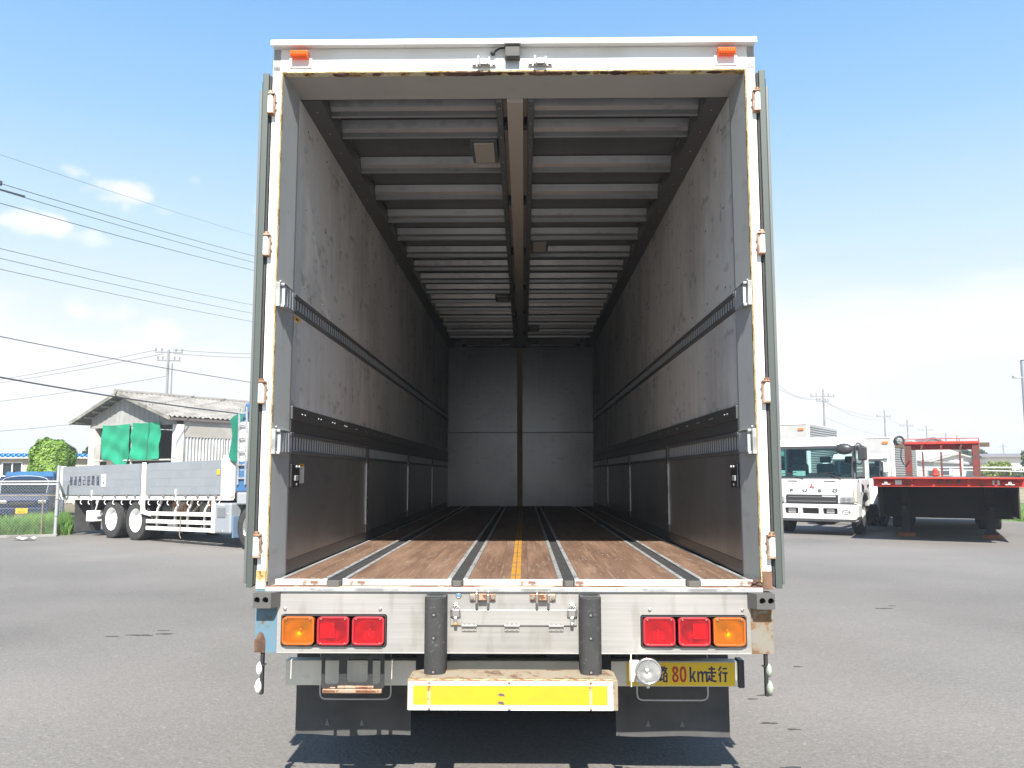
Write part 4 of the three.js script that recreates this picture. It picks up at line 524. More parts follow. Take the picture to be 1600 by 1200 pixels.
  P('roof_deflector', [ext(poly([[7.78, 2.625], [9.4, 2.625], [8.9, 2.95], [7.9, 3.02]]), -2.3, -0.06, 0.04)], blueP);
  P('front_fender', tube([V(7.66, 0.30, -0.22), V(7.66, 0.60, -0.22), V(7.78, 0.86, -0.22), V(8.05, 1.04, -0.22), V(8.4, 1.06, -0.22), V(8.66, 0.92, -0.22)], 0.05, 20, 6), M.black); P('fender_flap', rb(7.60, 7.64, 0.16, 0.62, -0.42, -0.02, 0.008), std([0.12, 0.19, 0.28], 0.5));
  P('exhaust_stack', [bx(7.60, 7.70, 0.95, 1.9, -0.6, -0.1)], M.matte);
  // ladder on the cab side
  const ld = P('ladder', [rb(7.80, 7.84, 1.28, 2.92, 0.004, 0.04, 0.008), rb(8.06, 8.10, 1.28, 2.92, 0.004, 0.04, 0.008)], M.alu);
  for (const y of [1.42, 1.70, 1.98, 2.26, 2.54, 2.80]) P('ladder_rung', rb(7.8405, 8.0595, y - 0.02, y + 0.02, 0.01, 0.035, 0.005), M.alu, ld);
  // dark lettering and a white plate on the rear drop side
  const tx = canvasTex(1024, 192, (g) => { ['fence', 'way', 'west', 'self', 'field', 'road', 'luck'].forEach((n, i) => glyph(g, n, 20 + i * 122, 20, 78, 150, 12, '#2e2748')); g.fillStyle = '#e6e6e2'; g.fillRect(890, 4, 120, 184); g.fillStyle = '#4a4a48'; g.fillRect(935, 40, 30, 26); g.fillRect(925, 92, 50, 10); g.fillRect(930, 120, 40, 30); });
  const sg = sheet(0.52, 2.42, 1.28, 1.60, 0, 0.0095); sg.userData.keepUV = true; P('side_lettering', sg, std(null, 0.5, 0, { map: tx, transparent: true, alphaTest: 0.5 }));
}
// a crumpled sheet: grid over (u, v) mapped by fn, given a little thickness
function cloth(fn, nu, nv, th = 0.006) {
  const g = new THREE.PlaneGeometry(1, 1, nu, nv), p = g.attributes.position; for (let i = 0; i < p.count; i++) { const q = fn(p.getX(i) + 0.5, p.getY(i) + 0.5); p.setXYZ(i, q[0], q[1], q[2]); } g.computeVertexNormals();
  const b = g.clone(), pb = b.attributes.position, nb = g.attributes.normal; for (let i = 0; i < pb.count; i++) pb.setXYZ(i, pb.getX(i) - nb.getX(i) * th, pb.getY(i) - nb.getY(i) * th, pb.getZ(i) - nb.getZ(i) * th);
  return [g, b];
}
const tarpGreen = (c) => std(null, 0.55, 0, { map: dirtT(1.5, c, c.map((x) => x * 0.85)) });
{ // green tarpaulin bundle behind the cab of the flatbed
  const g = new THREE.CapsuleGeometry(0.5, 1.0, 10, 40), p = g.attributes.position;
  for (let i = 0; i < p.count; i++) { const a = Math.atan2(p.getZ(i), p.getX(i)), y = p.getY(i), f = 1 + 0.10 * Math.sin(a * 9 + y * 3) + 0.07 * Math.sin(a * 17 - y * 5) + 0.05 * Math.sin(y * 6), n = 0.85 + 0.15 * Math.sin(y * 2.4 + 1.2) - 0.5 * sst(-0.2, -1.0, y); p.setXYZ(i, p.getX(i) * f * 0.42 * n + 0.10 * sst(0, -1, y), y * 0.70, p.getZ(i) * f * 2.1); }
  g.computeVertexNormals(); const o = mesh('tarpaulin', toCreasedNormals(g, 0.9), tarpGreen([0.02, 0.20, 0.14])); o.position.set(-12.35 + 0.814 * 7.50 + 0.581 * 1.1, 2.36, -18.1 + 0.581 * 7.50 - 0.814 * 1.1); o.rotation.y = -Math.atan2(0.581, 0.814);
  tag(o, 'dark green tarpaulin bundled upright behind the blue cab of the flatbed', 'tarpaulin');
}
{ // open shed with a corrugated roof
  const t = thing('shed', 'open fronted grey shed with a weathered corrugated gable roof behind the flatbed truck', 'shed', [-19.14, 0, -35.5], -Math.atan2(0.56, 0.83));
  const p = (n, g, m, par = t, off) => mesh(n, g, m, par, off), roofM = std(null, 0.85, 0, { map: tex(512, 512, 3, (u, v) => mixc([0.27, 0.255, 0.235], [0.165, 0.155, 0.14], sst(0.2, 0.85, fbm(u, v, 9, 5, 6)))) }), wallM = std(null, 0.7, 0, { map: dirtT(3, [0.36, 0.36, 0.36], [0.30, 0.30, 0.29]) });
  const D = 16, ridge = 5.5, eL = [-4.2, 4.18], eR = [4.35, 4.16];
  // corrugated slopes, each built of sheets
  for (const [e, k] of [[eL, 0], [eR, 1]]) for (let j = 0; j < 8; j++) {
    const z0 = 0.5 - j * (D / 8), z1 = z0 - D / 8 - 0.02, nx = 20, g = new THREE.PlaneGeometry(1, 1, 4, nx * 4), q = g.attributes.position;
    for (let i = 0; i < q.count; i++) { const a = q.getX(i) + 0.5, b = q.getY(i) + 0.5, z = z0 + (z1 - z0) * b, w = 0.035 * Math.sin(b * (D / 8) / 0.13 * Math.PI * 2 * 0.5); q.setXYZ(i, e[0] * a, ridge + (e[1] - ridge) * a + w + 0.03 * (j % 2) * 0.2, z); } g.computeVertexNormals(); p('roof_sheet', g, roofM, t, [j * 0.7, k]);
  }
  p('ridge_cap', [new THREE.CylinderGeometry(0.12, 0.12, D + 0.1, 10, 1, false).rotateX(Math.PI / 2).translate(0, ridge + 0.0, 0.5 - D / 2)], roofM);
  p('barge_board', [ext(poly([[-4.22, 4.02], [-4.22, 4.17], [0, 5.49], [4.37, 4.15], [4.37, 4.0], [0, 5.33]]), 0.42, 0.50)], std(null, 0.8, 0, { map: dirtT(2, [0.30, 0.29, 0.26], [0.16, 0.155, 0.13]) }));
  p('roof_underside', [ext(poly([[-4.1, 4.05], [-4.1, 4.14], [0, 5.43], [4.25, 4.12], [4.25, 4.03], [0, 5.34]]), 0.41, 0.5 - D)], std([0.12, 0.115, 0.11], 0.9));
  for (let k = 0; k < 5; k++) p('purlin', [rb(-3.7 + k * 0.75, -3.62 + k * 0.75, 4.09 + k * 0.236, 4.17 + k * 0.236, -0.04, 0.41, 0.006)], M.soffit);
  const gb = []; for (let k = 0; k < 34; k++) { const x0 = -3.0 + k * 0.209, x1 = Math.min(4.1, x0 + 0.203), top = (x) => ridge - 0.12 + (x < 0 ? (x / -4.2) * (4.18 - ridge) : (x / 4.35) * (4.16 - ridge)) - 0.08; gb.push(ext(poly([[x0, 3.97], [x1, 3.97], [x1, top(x1)], [x0, top(x0)]]), -0.06, -0.03 + 0.012 * (k % 2))); }
  gb.forEach((g) => p('gable_board', g, wallM));
  p('lintel', [rb(-3.05, 4.15, 3.82, 3.968, -0.08, 0.02, 0.01)], std([0.30, 0.29, 0.27], 0.8));
  for (const [a, b] of [[-3.12, -2.62], [3.98, 4.34]]) p('corner_post', rb(a, b, 0, 3.815, -0.35, 0.02, 0.01), std(null, 0.7, 0, { map: dirtT(2, [0.66, 0.65, 0.62], [0.52, 0.50, 0.46]) }));
  p('middle_post', [cyl(0.05, 3.8, 'y', 0.74, 1.9, 0.0, 10)], M.greyBeam); p('cross_bar', [cyl(0.04, 6.4, 'x', 0.7, 2.22, 0.02, 8)], M.greyBeam);
  // right wall: plain band above, corrugated sheets below
  p('wall_band', bx(4.22, 4.30, 3.25, 4.05, 0.5 - D, -0.36), std(null, 0.7, 0, { map: dirtT(2.5, [0.42, 0.40, 0.36], [0.34, 0.32, 0.28]) }));
  for (let j = 0; j < 7; j++) { const g = new THREE.PlaneGeometry(1, 1, 96, 1), q = g.attributes.position, z0 = -0.37 - j * 2.15, z1 = z0 - 2.14; for (let i = 0; i < q.count; i++) { const a = q.getX(i) + 0.5; q.setXYZ(i, 4.27 + 0.03 * Math.sin(a * 2.14 / 0.17 * Math.PI * 2), q.getY(i) > 0 ? 3.27 : 0, z0 + (z1 - z0) * a); } g.computeVertexNormals(); p('wall_sheet', g, std(null, 0.55, 0.15, { map: dirtT(2, [0.50, 0.50, 0.49], [0.40, 0.395, 0.38]) }), t, [j, 0]); }
  p('eave_gutter', [bx(4.32, 4.42, 3.98, 4.10, 0.48 - D, 0.40)], std([0.13, 0.11, 0.10], 0.7));
  p('back_wall', bx(-3.1, 4.2, 0, 3.95, 0.4 - D, 0.5 - D), std([0.20, 0.19, 0.18], 0.9)); p('left_wall', [bx(-3.1, -3.02, 1.2, 3.95, 0.5 - D, -0.36)], std([0.25, 0.24, 0.22], 0.9));
  p('stacked_crate', [rb(-2.5, 0.4, 0, 1.5, -3.4, -1.4, 0.02)], std([0.16, 0.14, 0.12], 0.9)); p('timber_stack', [0, 1, 2, 3].map((k) => rb(0.6 + k * 0.5, 1.04 + k * 0.5, 0, 1.6 + 0.1 * (k % 2), -2.6, -1.6, 0.02)), std([0.28, 0.20, 0.11], 0.9)).userData.kind = 'stuff';
  // the two green sheets tied across the front
  const base = [-19.14, 0, -35.5], turn = t.rotation.y;
  const mk = (x0, x1, y0, y1, seed, rip, label) => { const r = rng(seed), ph = r() * 6; const gs = cloth((u, v) => { const s = 0.03 * Math.sin(u * 7 + v * 4 + ph) + 0.03 * Math.sin(u * 15 - v * 9 + ph) + 0.03 * Math.sin(v * 12 + u * 3), droop = rip ? -0.32 * sst(0.35, 0.75, u) * sst(0.98, 0.9, u) * (1 - v) - 0.10 * u * (1 - v) : -0.06 * Math.sin(u * Math.PI) * (1 - v), top = -0.05 * Math.sin(u * Math.PI) * v; return [x0 + (x1 - x0) * u + 0.01 * Math.sin(v * 7 + ph), y0 + (y1 - y0) * v + droop + top, 0.10 + s * (1 - 0.5 * v)]; }, 36, 30); const o = mesh('green_sheet', gs, tarpGreen([0.010, 0.30, 0.165])); o.position.set(...base); o.rotation.y = turn; tag(o, label, 'tarp', 'green sheets tied across the shed front'); };
  mk(-1.76, 0.66, 2.28, 3.96, 4, true, 'bright green sheet with a torn drooping lower corner tied across the shed front');
  mk(0.80, 3.14, 2.28, 3.99, 9, false, 'bright green sheet with a straight hem tied across the shed front beside the white post');
}
{ // low house with a blue tiled roof
  const t = thing('house', 'low cream house with blue roof tiles and a sliding window behind the round bush', 'house', [-33, 0, -41.4], 0.02);
  const p = (n, g, m, par = t) => mesh(n, g, m, par), cream = std(null, 0.85, 0, { map: dirtT(2, [0.52, 0.48, 0.40], [0.45, 0.41, 0.34]) }), bt = std([0.025, 0.16, 0.40], 0.35);
  p('wall', [ext(hole(hole(poly([[-3, 0], [9.6, 0], [9.6, 2.42], [-3, 2.42]]), rrect(4.28, 5.42, 1.42, 2.24, 0.001)), rrect(0.6, 2.2, 1.42, 2.24, 0.001)), -0.2, 0)], cream);
  p('wall_side', [bx(9.41, 9.6, 0, 2.42, -6, -0.201), bx(-3, 9.4, 0, 2.4, -6.2, -6)], cream); for (let y = 0; y < 6; y++) p('wall_course', [rb(2.3, 4.2, 0.2 + y * 0.36, 0.545 + y * 0.36, 0.0005, 0.012, 0.004), rb(5.5, 9.3, 0.2 + y * 0.36, 0.545 + y * 0.36, 0.0005, 0.012, 0.004)], cream).userData.kind = 'stuff';
  for (const x0 of [4.28, 0.6]) { const x1 = x0 === 4.28 ? 5.42 : 2.2, w = p('window', [ext(hole(rrect(x0, x1, 1.42, 2.24, 0.005), rrect(x0 + 0.06, x1 - 0.06, 1.48, 2.18, 0.005)), -0.08, 0.03), rb((x0 + x1) / 2 - 0.03, (x0 + x1) / 2 + 0.03, 1.481, 2.179, -0.05, 0.02, 0.004), rb(x0 - 0.05, x1 + 0.05, 1.36, 1.419, 0.0005, 0.09, 0.006)], M.white); p('pane', bx(x0 + 0.061, (x0 + x1) / 2 - 0.031, 1.481, 2.179, -0.03, -0.02), M.darkGlass, w); p('pane', bx((x0 + x1) / 2 + 0.031, x1 - 0.061, 1.481, 2.179, -0.05, -0.04), M.darkGlass, w); p('curtain', bx(x0, x1, 1.4, 2.3, -0.5, -0.48), std([0.30, 0.32, 0.31], 0.9), w); }
  p('fascia', [rb(-3.5, 10.0, 2.43, 2.56, 0.28, 0.34, 0.01), bx(-3.4, 9.95, 2.425, 2.45, -6.4, 0.279)], M.white);
  for (let k = 0; k < 46; k++) { const g = new THREE.CylinderGeometry(0.13, 0.13, 6.6, 8, 1, true, -Math.PI / 2, Math.PI); g.rotateX(-Math.PI / 2 + 0.012); g.translate(-3.35 + k * 0.29, 2.61, -2.95); p('roof_tile_row', [g, dome(0.13, -3.35 + k * 0.29, 2.57, 0.33, 1, 0.8, 0.4, 8)], bt); }
  p('roof', [extX([[0.34, 2.56], [-6.4, 2.66], [-6.4, 2.58], [0.34, 2.52]], -3.5, 9.98)], bt);
}
{ // clipped round bush: trunk and a crown of small leaves
  const t = thing('round_bush', 'dense round topped green bush standing in front of the cream house', 'bush', [-18.2, 0, -27.9]); const r = rng(77);
  mesh('trunk', [tube([V(0, 0, 0), V(0.03, 0.5, 0.02), V(-0.02, 1.1, 0)], 0.09, 8, 8), bar(V(0, 0.8, 0), V(0.4, 1.6, 0.2), 0.04), bar(V(0, 0.8, 0), V(-0.42, 1.6, 0.1), 0.04), bar(V(0, 0.9, 0), V(0.05, 2.2, -0.2), 0.04)], std([0.09, 0.065, 0.045], 0.9), t);
  const P = [], N = [], C = [], n = 15000, q = new THREE.Quaternion(), e = new THREE.Euler(), v = V(0, 0, 0);
  for (let i = 0; i < n; i++) {
    const a = r() * Math.PI * 2, b = Math.acos(2 * r() - 1), nx = Math.sin(b) * Math.cos(a), ny = Math.cos(b), nz = Math.sin(b) * Math.sin(a), sq = Math.pow(Math.abs(nx) ** 3.2 + Math.abs(ny) ** 3.2 + Math.abs(nz) ** 3.2, -1 / 3.2), lump = 1 + 0.06 * Math.sin(nx * 9 + 2) * Math.sin(nz * 8) + 0.05 * Math.sin(ny * 11 + nx * 5), dd = (1 - 0.32 * r() * r()) * lump * sq;
    const x = nx * dd * 0.74, y = 1.78 + ny * dd * 1.13, z = nz * dd * 0.74, s = 0.035 + 0.04 * r();
    e.set(r() * 6.28, r() * 6.28, r() * 6.28); q.setFromEuler(e); const bright = r(), c = [0.11 + 0.13 * bright, 0.22 + 0.18 * bright, 0.018 + 0.02 * r()];
    const nn = V(nx + (r() - 0.5) * 0.9, ny + (r() - 0.5) * 0.9 + 0.2, nz + (r() - 0.5) * 0.9).normalize(); q.setFromUnitVectors(V(0, 0, 1), nn); const q2 = new THREE.Quaternion().setFromAxisAngle(V(0, 0, 1), r() * 6.28); q.multiply(q2);
    const L4 = [[0, -1.2, 0], [0.55, 0, 0.12], [0, 1.2, -0.1], [-0.55, 0, 0.12]].map(([px, py, pz]) => v.set(px * s, py * s, pz * s).applyQuaternion(q).clone().add(V(x, y, z)));
    for (const k of [0, 1, 2, 0, 2, 3]) { P.push(L4[k].x, L4[k].y, L4[k].z); N.push(nn.x, nn.y, nn.z); C.push(...c); }
  }
  const g = new THREE.BufferGeometry(); g.setAttribute('position', new THREE.Float32BufferAttribute(P, 3)); g.setAttribute('normal', new THREE.Float32BufferAttribute(N, 3)); g.setAttribute('color', new THREE.Float32BufferAttribute(C, 3)); g.setAttribute('uv', new THREE.Float32BufferAttribute(new Float32Array(P.length / 3 * 2), 2));
  const m = new THREE.Mesh(g, new THREE.MeshPhysicalMaterial({ vertexColors: true, roughness: 0.55, side: THREE.DoubleSide, transmission: 0.3, thickness: 0 })); m.name = numbered('crown'); m.userData.kind = 'stuff'; m.castShadow = m.receiveShadow = true; t.add(m);
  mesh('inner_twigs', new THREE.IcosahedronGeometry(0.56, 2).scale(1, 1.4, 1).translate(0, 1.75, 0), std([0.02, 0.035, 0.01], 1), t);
}
{ // small covered truck behind the fence
  const t = thing('small_truck', 'small dark blue truck with a blue tarpaulin cover parked behind the chain link fence', 'truck', [-15.75, 0, -22.1], 0.42);
  const p = (n, g, m, par = t) => mesh(n, g, m, par), navy = std([0.018, 0.03, 0.065], 0.2);
  p('body', [extX([[0, 0.35], [0.02, 0.75], [-0.10, 0.95], [-0.42, 1.42], [-0.6, 1.50], [-1.2, 1.50], [-1.25, 0.35], [-0.95, 0.35], [-0.9, 0.55], [-0.75, 0.62], [-0.6, 0.55], [-0.55, 0.35]], -0.73, 0.73, 0.03)], navy);
  p('windscreen', [extX([[-0.105, 0.985], [-0.40, 1.40], [-0.42, 1.39], [-0.125, 0.98]], -0.62, 0.62).translate(0, 0.01, 0.012)], M.darkGlass); p('windscreen_trim', tube([V(-0.64, 0.97, -0.08), V(-0.60, 1.42, -0.40), V(0.60, 1.42, -0.40), V(0.64, 0.97, -0.08)], 0.009, 20, 5), M.alu);
  for (const s of [-1, 1]) { p('headlight', [rb(s * 0.54 - 0.12, s * 0.54 + 0.12, 0.64, 0.75, 0.0, 0.045, 0.02)], M.chrome); wheel(t, [s * 0.66, 0.27, -0.75], 0.27, 0.15, 0.04, false, s); wheel(t, [s * 0.66, 0.27, -2.6], 0.27, 0.15, 0.04, false, s); p('wing_mirror', rb(s * 0.82 - 0.06, s * 0.82 + 0.06, 1.0, 1.18, -0.2, -0.14, 0.02), M.black); }
  p('bumper', rb(-0.74, 0.74, 0.32, 0.52, 0.02, 0.10, 0.03), navy); p('grille', rb(-0.35, 0.35, 0.60, 0.70, 0.021, 0.05, 0.01), M.black);
  const pl = canvasTex(256, 128, (g) => { g.fillStyle = '#d9a514'; g.fillRect(0, 0, 256, 128); g.fillStyle = '#222018'; g.font = 'bold 66px sans-serif'; g.fillText('12-41', 40, 108); g.font = 'bold 30px sans-serif'; g.fillText('480', 110, 38); }); p('number_plate', [sheet(-0.165, 0.165, 0.345, 0.51, 0, 0.108)], std(null, 0.5, 0, { map: pl }));
  p('load_bed', rb(-0.72, 0.72, 0.45, 0.95, -3.3, -1.28, 0.02), navy);
  p('tarp_cover', cloth((u, v) => { const x = (u - 0.5) * 1.62, z = -1.2 - v * 2.15, edge = Math.max(Math.abs(u - 0.5) * 2, Math.abs(v - 0.5) * 2), d = sst(0.82, 1, edge); return [x * (1 - 0.05 * d), 1.62 - 0.5 * d + 0.03 * Math.sin(u * 13 + v * 7) + 0.02 * Math.sin(v * 21), z]; }, 30, 30), std([0.022, 0.10, 0.22], 0.8));
}
{ // chain link fence at the left edge of the yard
  const t = thing('chain_link_fence', 'galvanised chain link fence with round posts and pipe rails at the yard edge', 'fence'), F0 = V(-11.97, 0, -17.32), d = V(-0.935, 0, 0.354), d2 = V(-0.472, 0, -0.882), gal = std([0.46, 0.48, 0.48], 0.45, 0.5);
  const at = (s, y, dir = d) => V(F0.x + dir.x * s, y, F0.z + dir.z * s), p = (n, g, m = gal) => mesh(n, g, m, t);
  const post = (v, h) => { const m = p('fence_post', [cyl(0.042, h, 'y', v.x, h / 2, v.z, 12)]); mesh('post_band', [0.5, 0.93, 1.36].map((y) => cyl(0.047, 0.03, 'y', v.x, y, v.z, 10)), std([0.2, 0.2, 0.19], 0.6), m); };
  post(F0, 1.80); for (const s of [3.1, 6.2, 9.3, 12.4]) post(at(s, 0), 1.5); for (const s of [3.2, 6.4, 9.6]) post(at(s, 0, d2), 1.8);
  for (const [s0, s1, dir] of [[0, 12.4, d], [0, 9.6, d2]]) { p('fence_rail', bar(at(s0, 1.385, dir), at(s1, 1.385, dir), 0.022, 8)); p('fence_rail', bar(at(s0, 1.315, dir), at(s1, 1.33, dir), 0.018, 8)); p('fence_rail', bar(at(s0, 1.03, dir).add(V(0, 0, -0.05)), at(s1, 1.05, dir).add(V(0, 0, -0.05)), 0.016, 8), M.rustTan); }
  for (const s of [0.35, 1.95, 3.5, 5.1]) p('panel_post', bar(at(s, 0).add(V(0, 0, -0.06)), at(s, 1.05).add(V(0, 0, -0.06)), 0.018, 6), M.rustTan);
  const wires = []; for (const [len, dir] of [[12.4, d], [9.6, d2]]) { const H = 1.28, y0 = 0.05, st = 0.075; for (let s = -H; s < len; s += st) { const a = Math.max(0, s), b = Math.min(len, s + H); if (b - a < 0.05) continue; for (const up of [0, 1]) { const ya = y0 + (a - s), yb = y0 + (b - s); wires.push(up ? bar(at(a, ya, dir), at(b, yb, dir), 0.0019, 3) : bar(at(a, y0 + H - (a - s), dir).add(V(0.004, 0, 0.004)), at(b, y0 + H - (b - s), dir).add(V(0.004, 0, 0.004)), 0.0019, 3)); } } }
  kind(p('wire_mesh', wires, std([0.5, 0.51, 0.5], 0.45, 0.5)), 'stuff');
  const r = rng(3), pts = []; 
  const litter = mesh('scrap_paper', cloth((u, v) => [(u - 0.5) * 0.5, 0.02 + 0.03 * Math.sin(u * 9) * Math.sin(v * 7) + 0.02, (v - 0.5) * 0.22], 10, 8, 0.003), M.white); litter.position.set(-11.9, 0.01, -15.9); tag(litter, 'crumpled white scrap lying on the asphalt in front of the fence', 'litter');
}
// ---------------------------------------------------------------- right: white cab truck, parked box trucks, red trailer
const paint = std(null, 0.28, 0, { map: tex(256, 256, 2, (u, v) => mixc([0.74, 0.74, 0.73], [0.66, 0.655, 0.64], fbm(u, v, 4, 4, 4))) });
function cabTruck(t, o) {
  // a cab over engine truck facing +z; o: half width w, front bumper bottom, window line, roof, cab length
  const p = (n, g, m, par = t) => mesh(n, g, m, par), { w, sill: ys, roof: yr, len, big } = o, zb = -len, arch = new THREE.Path();
  const low = new THREE.Shape(); low.moveTo(0.0, 0.56); low.lineTo(0.0, 0.80); low.lineTo(-0.03, 1.05); low.lineTo(-0.09, ys); low.lineTo(zb, ys); low.lineTo(zb, 0.80); low.lineTo(-1.72, 0.80); low.absarc(-1.20, 0.50, 0.58, 0.52, Math.PI - 0.0, false); low.lineTo(-0.60, 0.50);
  const lowPts = [[0.0, 0.60], [0.0, 0.82], [-0.03, 1.08], [-0.09, ys], [zb, ys], [zb, 0.78], [-1.78, 0.72], [-1.72, 0.88], [-1.55, 1.02], [-1.30, 1.08], [-1.05, 1.05], [-0.83, 0.93], [-0.70, 0.72], [-0.66, 0.60]];
  p('cab', [extX(lowPts, -w, w, 0.035)], paint);
  const wt = yr - 0.18, zt = -0.34;   // windscreen top
  const roof = p('cab_roof', [extX([[zt + 0.02, wt], [zt - 0.02, wt + 0.06], [zt - 0.20, yr], [zb + 0.05, yr + 0.02], [zb, wt]], -w + 0.02, w - 0.02, 0.04)], paint);
  // pillars and rear wall
  const back = hole(rrect(-w + 0.03, w - 0.03, ys, wt, 0.01), rrect(-w + 0.22, w - 0.22, ys + 0.16, wt - 0.08, 0.08)); p('rear_wall', [ext(back, zb, zb + 0.05)], paint);
  for (const s of [-1, 1]) { p('windscreen_pillar', [bar(V(s * (w - 0.05), ys, -0.13), V(s * (w - 0.07), wt + 0.02, zt - 0.05), 0.045, 8)], s > 0 ? M.plastic : paint); p('door_pillar', [bx(s * (w - 0.03) - 0.03, s * (w - 0.03) + 0.03, ys, wt + 0.02, zb + 0.02, zb + 0.34)], paint); 
    const sg = p('side_window', [extX([[-0.30, ys + 0.02], [zt - 0.10, wt - 0.02], [zb + 0.36, wt - 0.02], [zb + 0.36, ys + 0.02]], s * (w - 0.03) - 0.004, s * (w - 0.03) + 0.004)], M.greenGlass);
    const d = p('door', [extX([[-0.62, ys - 0.02], [-0.60, 1.12], [-0.75, 1.02], [-1.05, 1.13], [-1.30, 1.16], [zb + 0.22, 1.0], [zb + 0.22, ys - 0.02]], s * (w + 0.004) - 0.006, s * (w + 0.004) + 0.006)], paint); if (big) p('door_window', [extX([[-0.68, ys - 0.12], [-0.72, 1.14], [-0.90, 1.08], [-1.0, 1.2], [-1.0, ys - 0.18]], s * (w + 0.012) - 0.005, s * (w + 0.012) + 0.005, 0)], M.darkGlass, d); p('door_handle', rb(s * (w + 0.02) - 0.015, s * (w + 0.02) + 0.015, ys - 0.2, ys - 0.15, zb + 0.30, zb + 0.5, 0.008), M.plastic, d); }
  // windscreen glass with its dark frit border
  const q = (x, y, zz) => V(x, y, -0.105 - (y - ys) / (wt - ys) * (-zt - 0.105)); const a = new THREE.BufferGeometry(), c = [q(-w + 0.07, ys + 0.03), q(w - 0.07, ys + 0.03), q(w - 0.08, wt - 0.01), q(-w + 0.08, wt - 0.01)]; a.setAttribute('position', new THREE.Float32BufferAttribute([0, 1, 2, 0, 2, 3].flatMap((i) => c[i].toArray()), 3)); a.computeVertexNormals(); p('windscreen', a, M.greenGlass);
  const fr = (x0, x1, y0, y1) => { const g = new THREE.BufferGeometry(), k = [q(x0, y0), q(x1, y0), q(x1, y1), q(x0, y1)].map((v) => v.add(V(0, 0.0, 0.008))); g.setAttribute('position', new THREE.Float32BufferAttribute([0, 1, 2, 0, 2, 3].flatMap((i) => k[i].toArray()), 3)); g.computeVertexNormals(); return g; };
  p('windscreen_seal', [fr(-w + 0.05, w - 0.05, wt - 0.07, wt + 0.02), fr(-w + 0.05, w - 0.05, ys - 0.005, ys + 0.05), fr(-w + 0.04, -w + 0.12, ys + 0.051, wt - 0.071), fr(w - 0.12, w - 0.04, ys + 0.051, wt - 0.071)], M.black);
  // interior
  p('dashboard', rb(-w + 0.1, w - 0.1, ys - 0.06, ys + 0.12, -0.75, -0.32, 0.04), M.plastic);
  for (const x of [-0.62, 0.02, 0.62]) p('seat', [rb(x * w - 0.24, x * w + 0.24, ys - 0.1, ys + 0.42, zb + 0.22, zb + 0.40, 0.07, 2), rb(x * w - 0.15, x * w + 0.15, ys + 0.44, ys + 0.62, zb + 0.24, zb + 0.36, 0.05, 2)], std([0.10, 0.11, 0.115], 0.8));
  p('steering_wheel', [new THREE.TorusGeometry(0.20, 0.018, 8, 24).rotateX(-1.0).translate(-0.55 * w, ys + 0.20, -0.72), bar(V(-0.55 * w, ys + 0.2, -0.72), V(-0.55 * w, ys, -0.5), 0.025)], M.black);
  p('side_seal', [bx(-w + 0.04, -0.5 * w, ys + 0.06, wt - 0.05, zb + 0.06, zb + 0.1)], std([0.045, 0.05, 0.05], 0.9));
  return { p, ys, wt, zb };
}
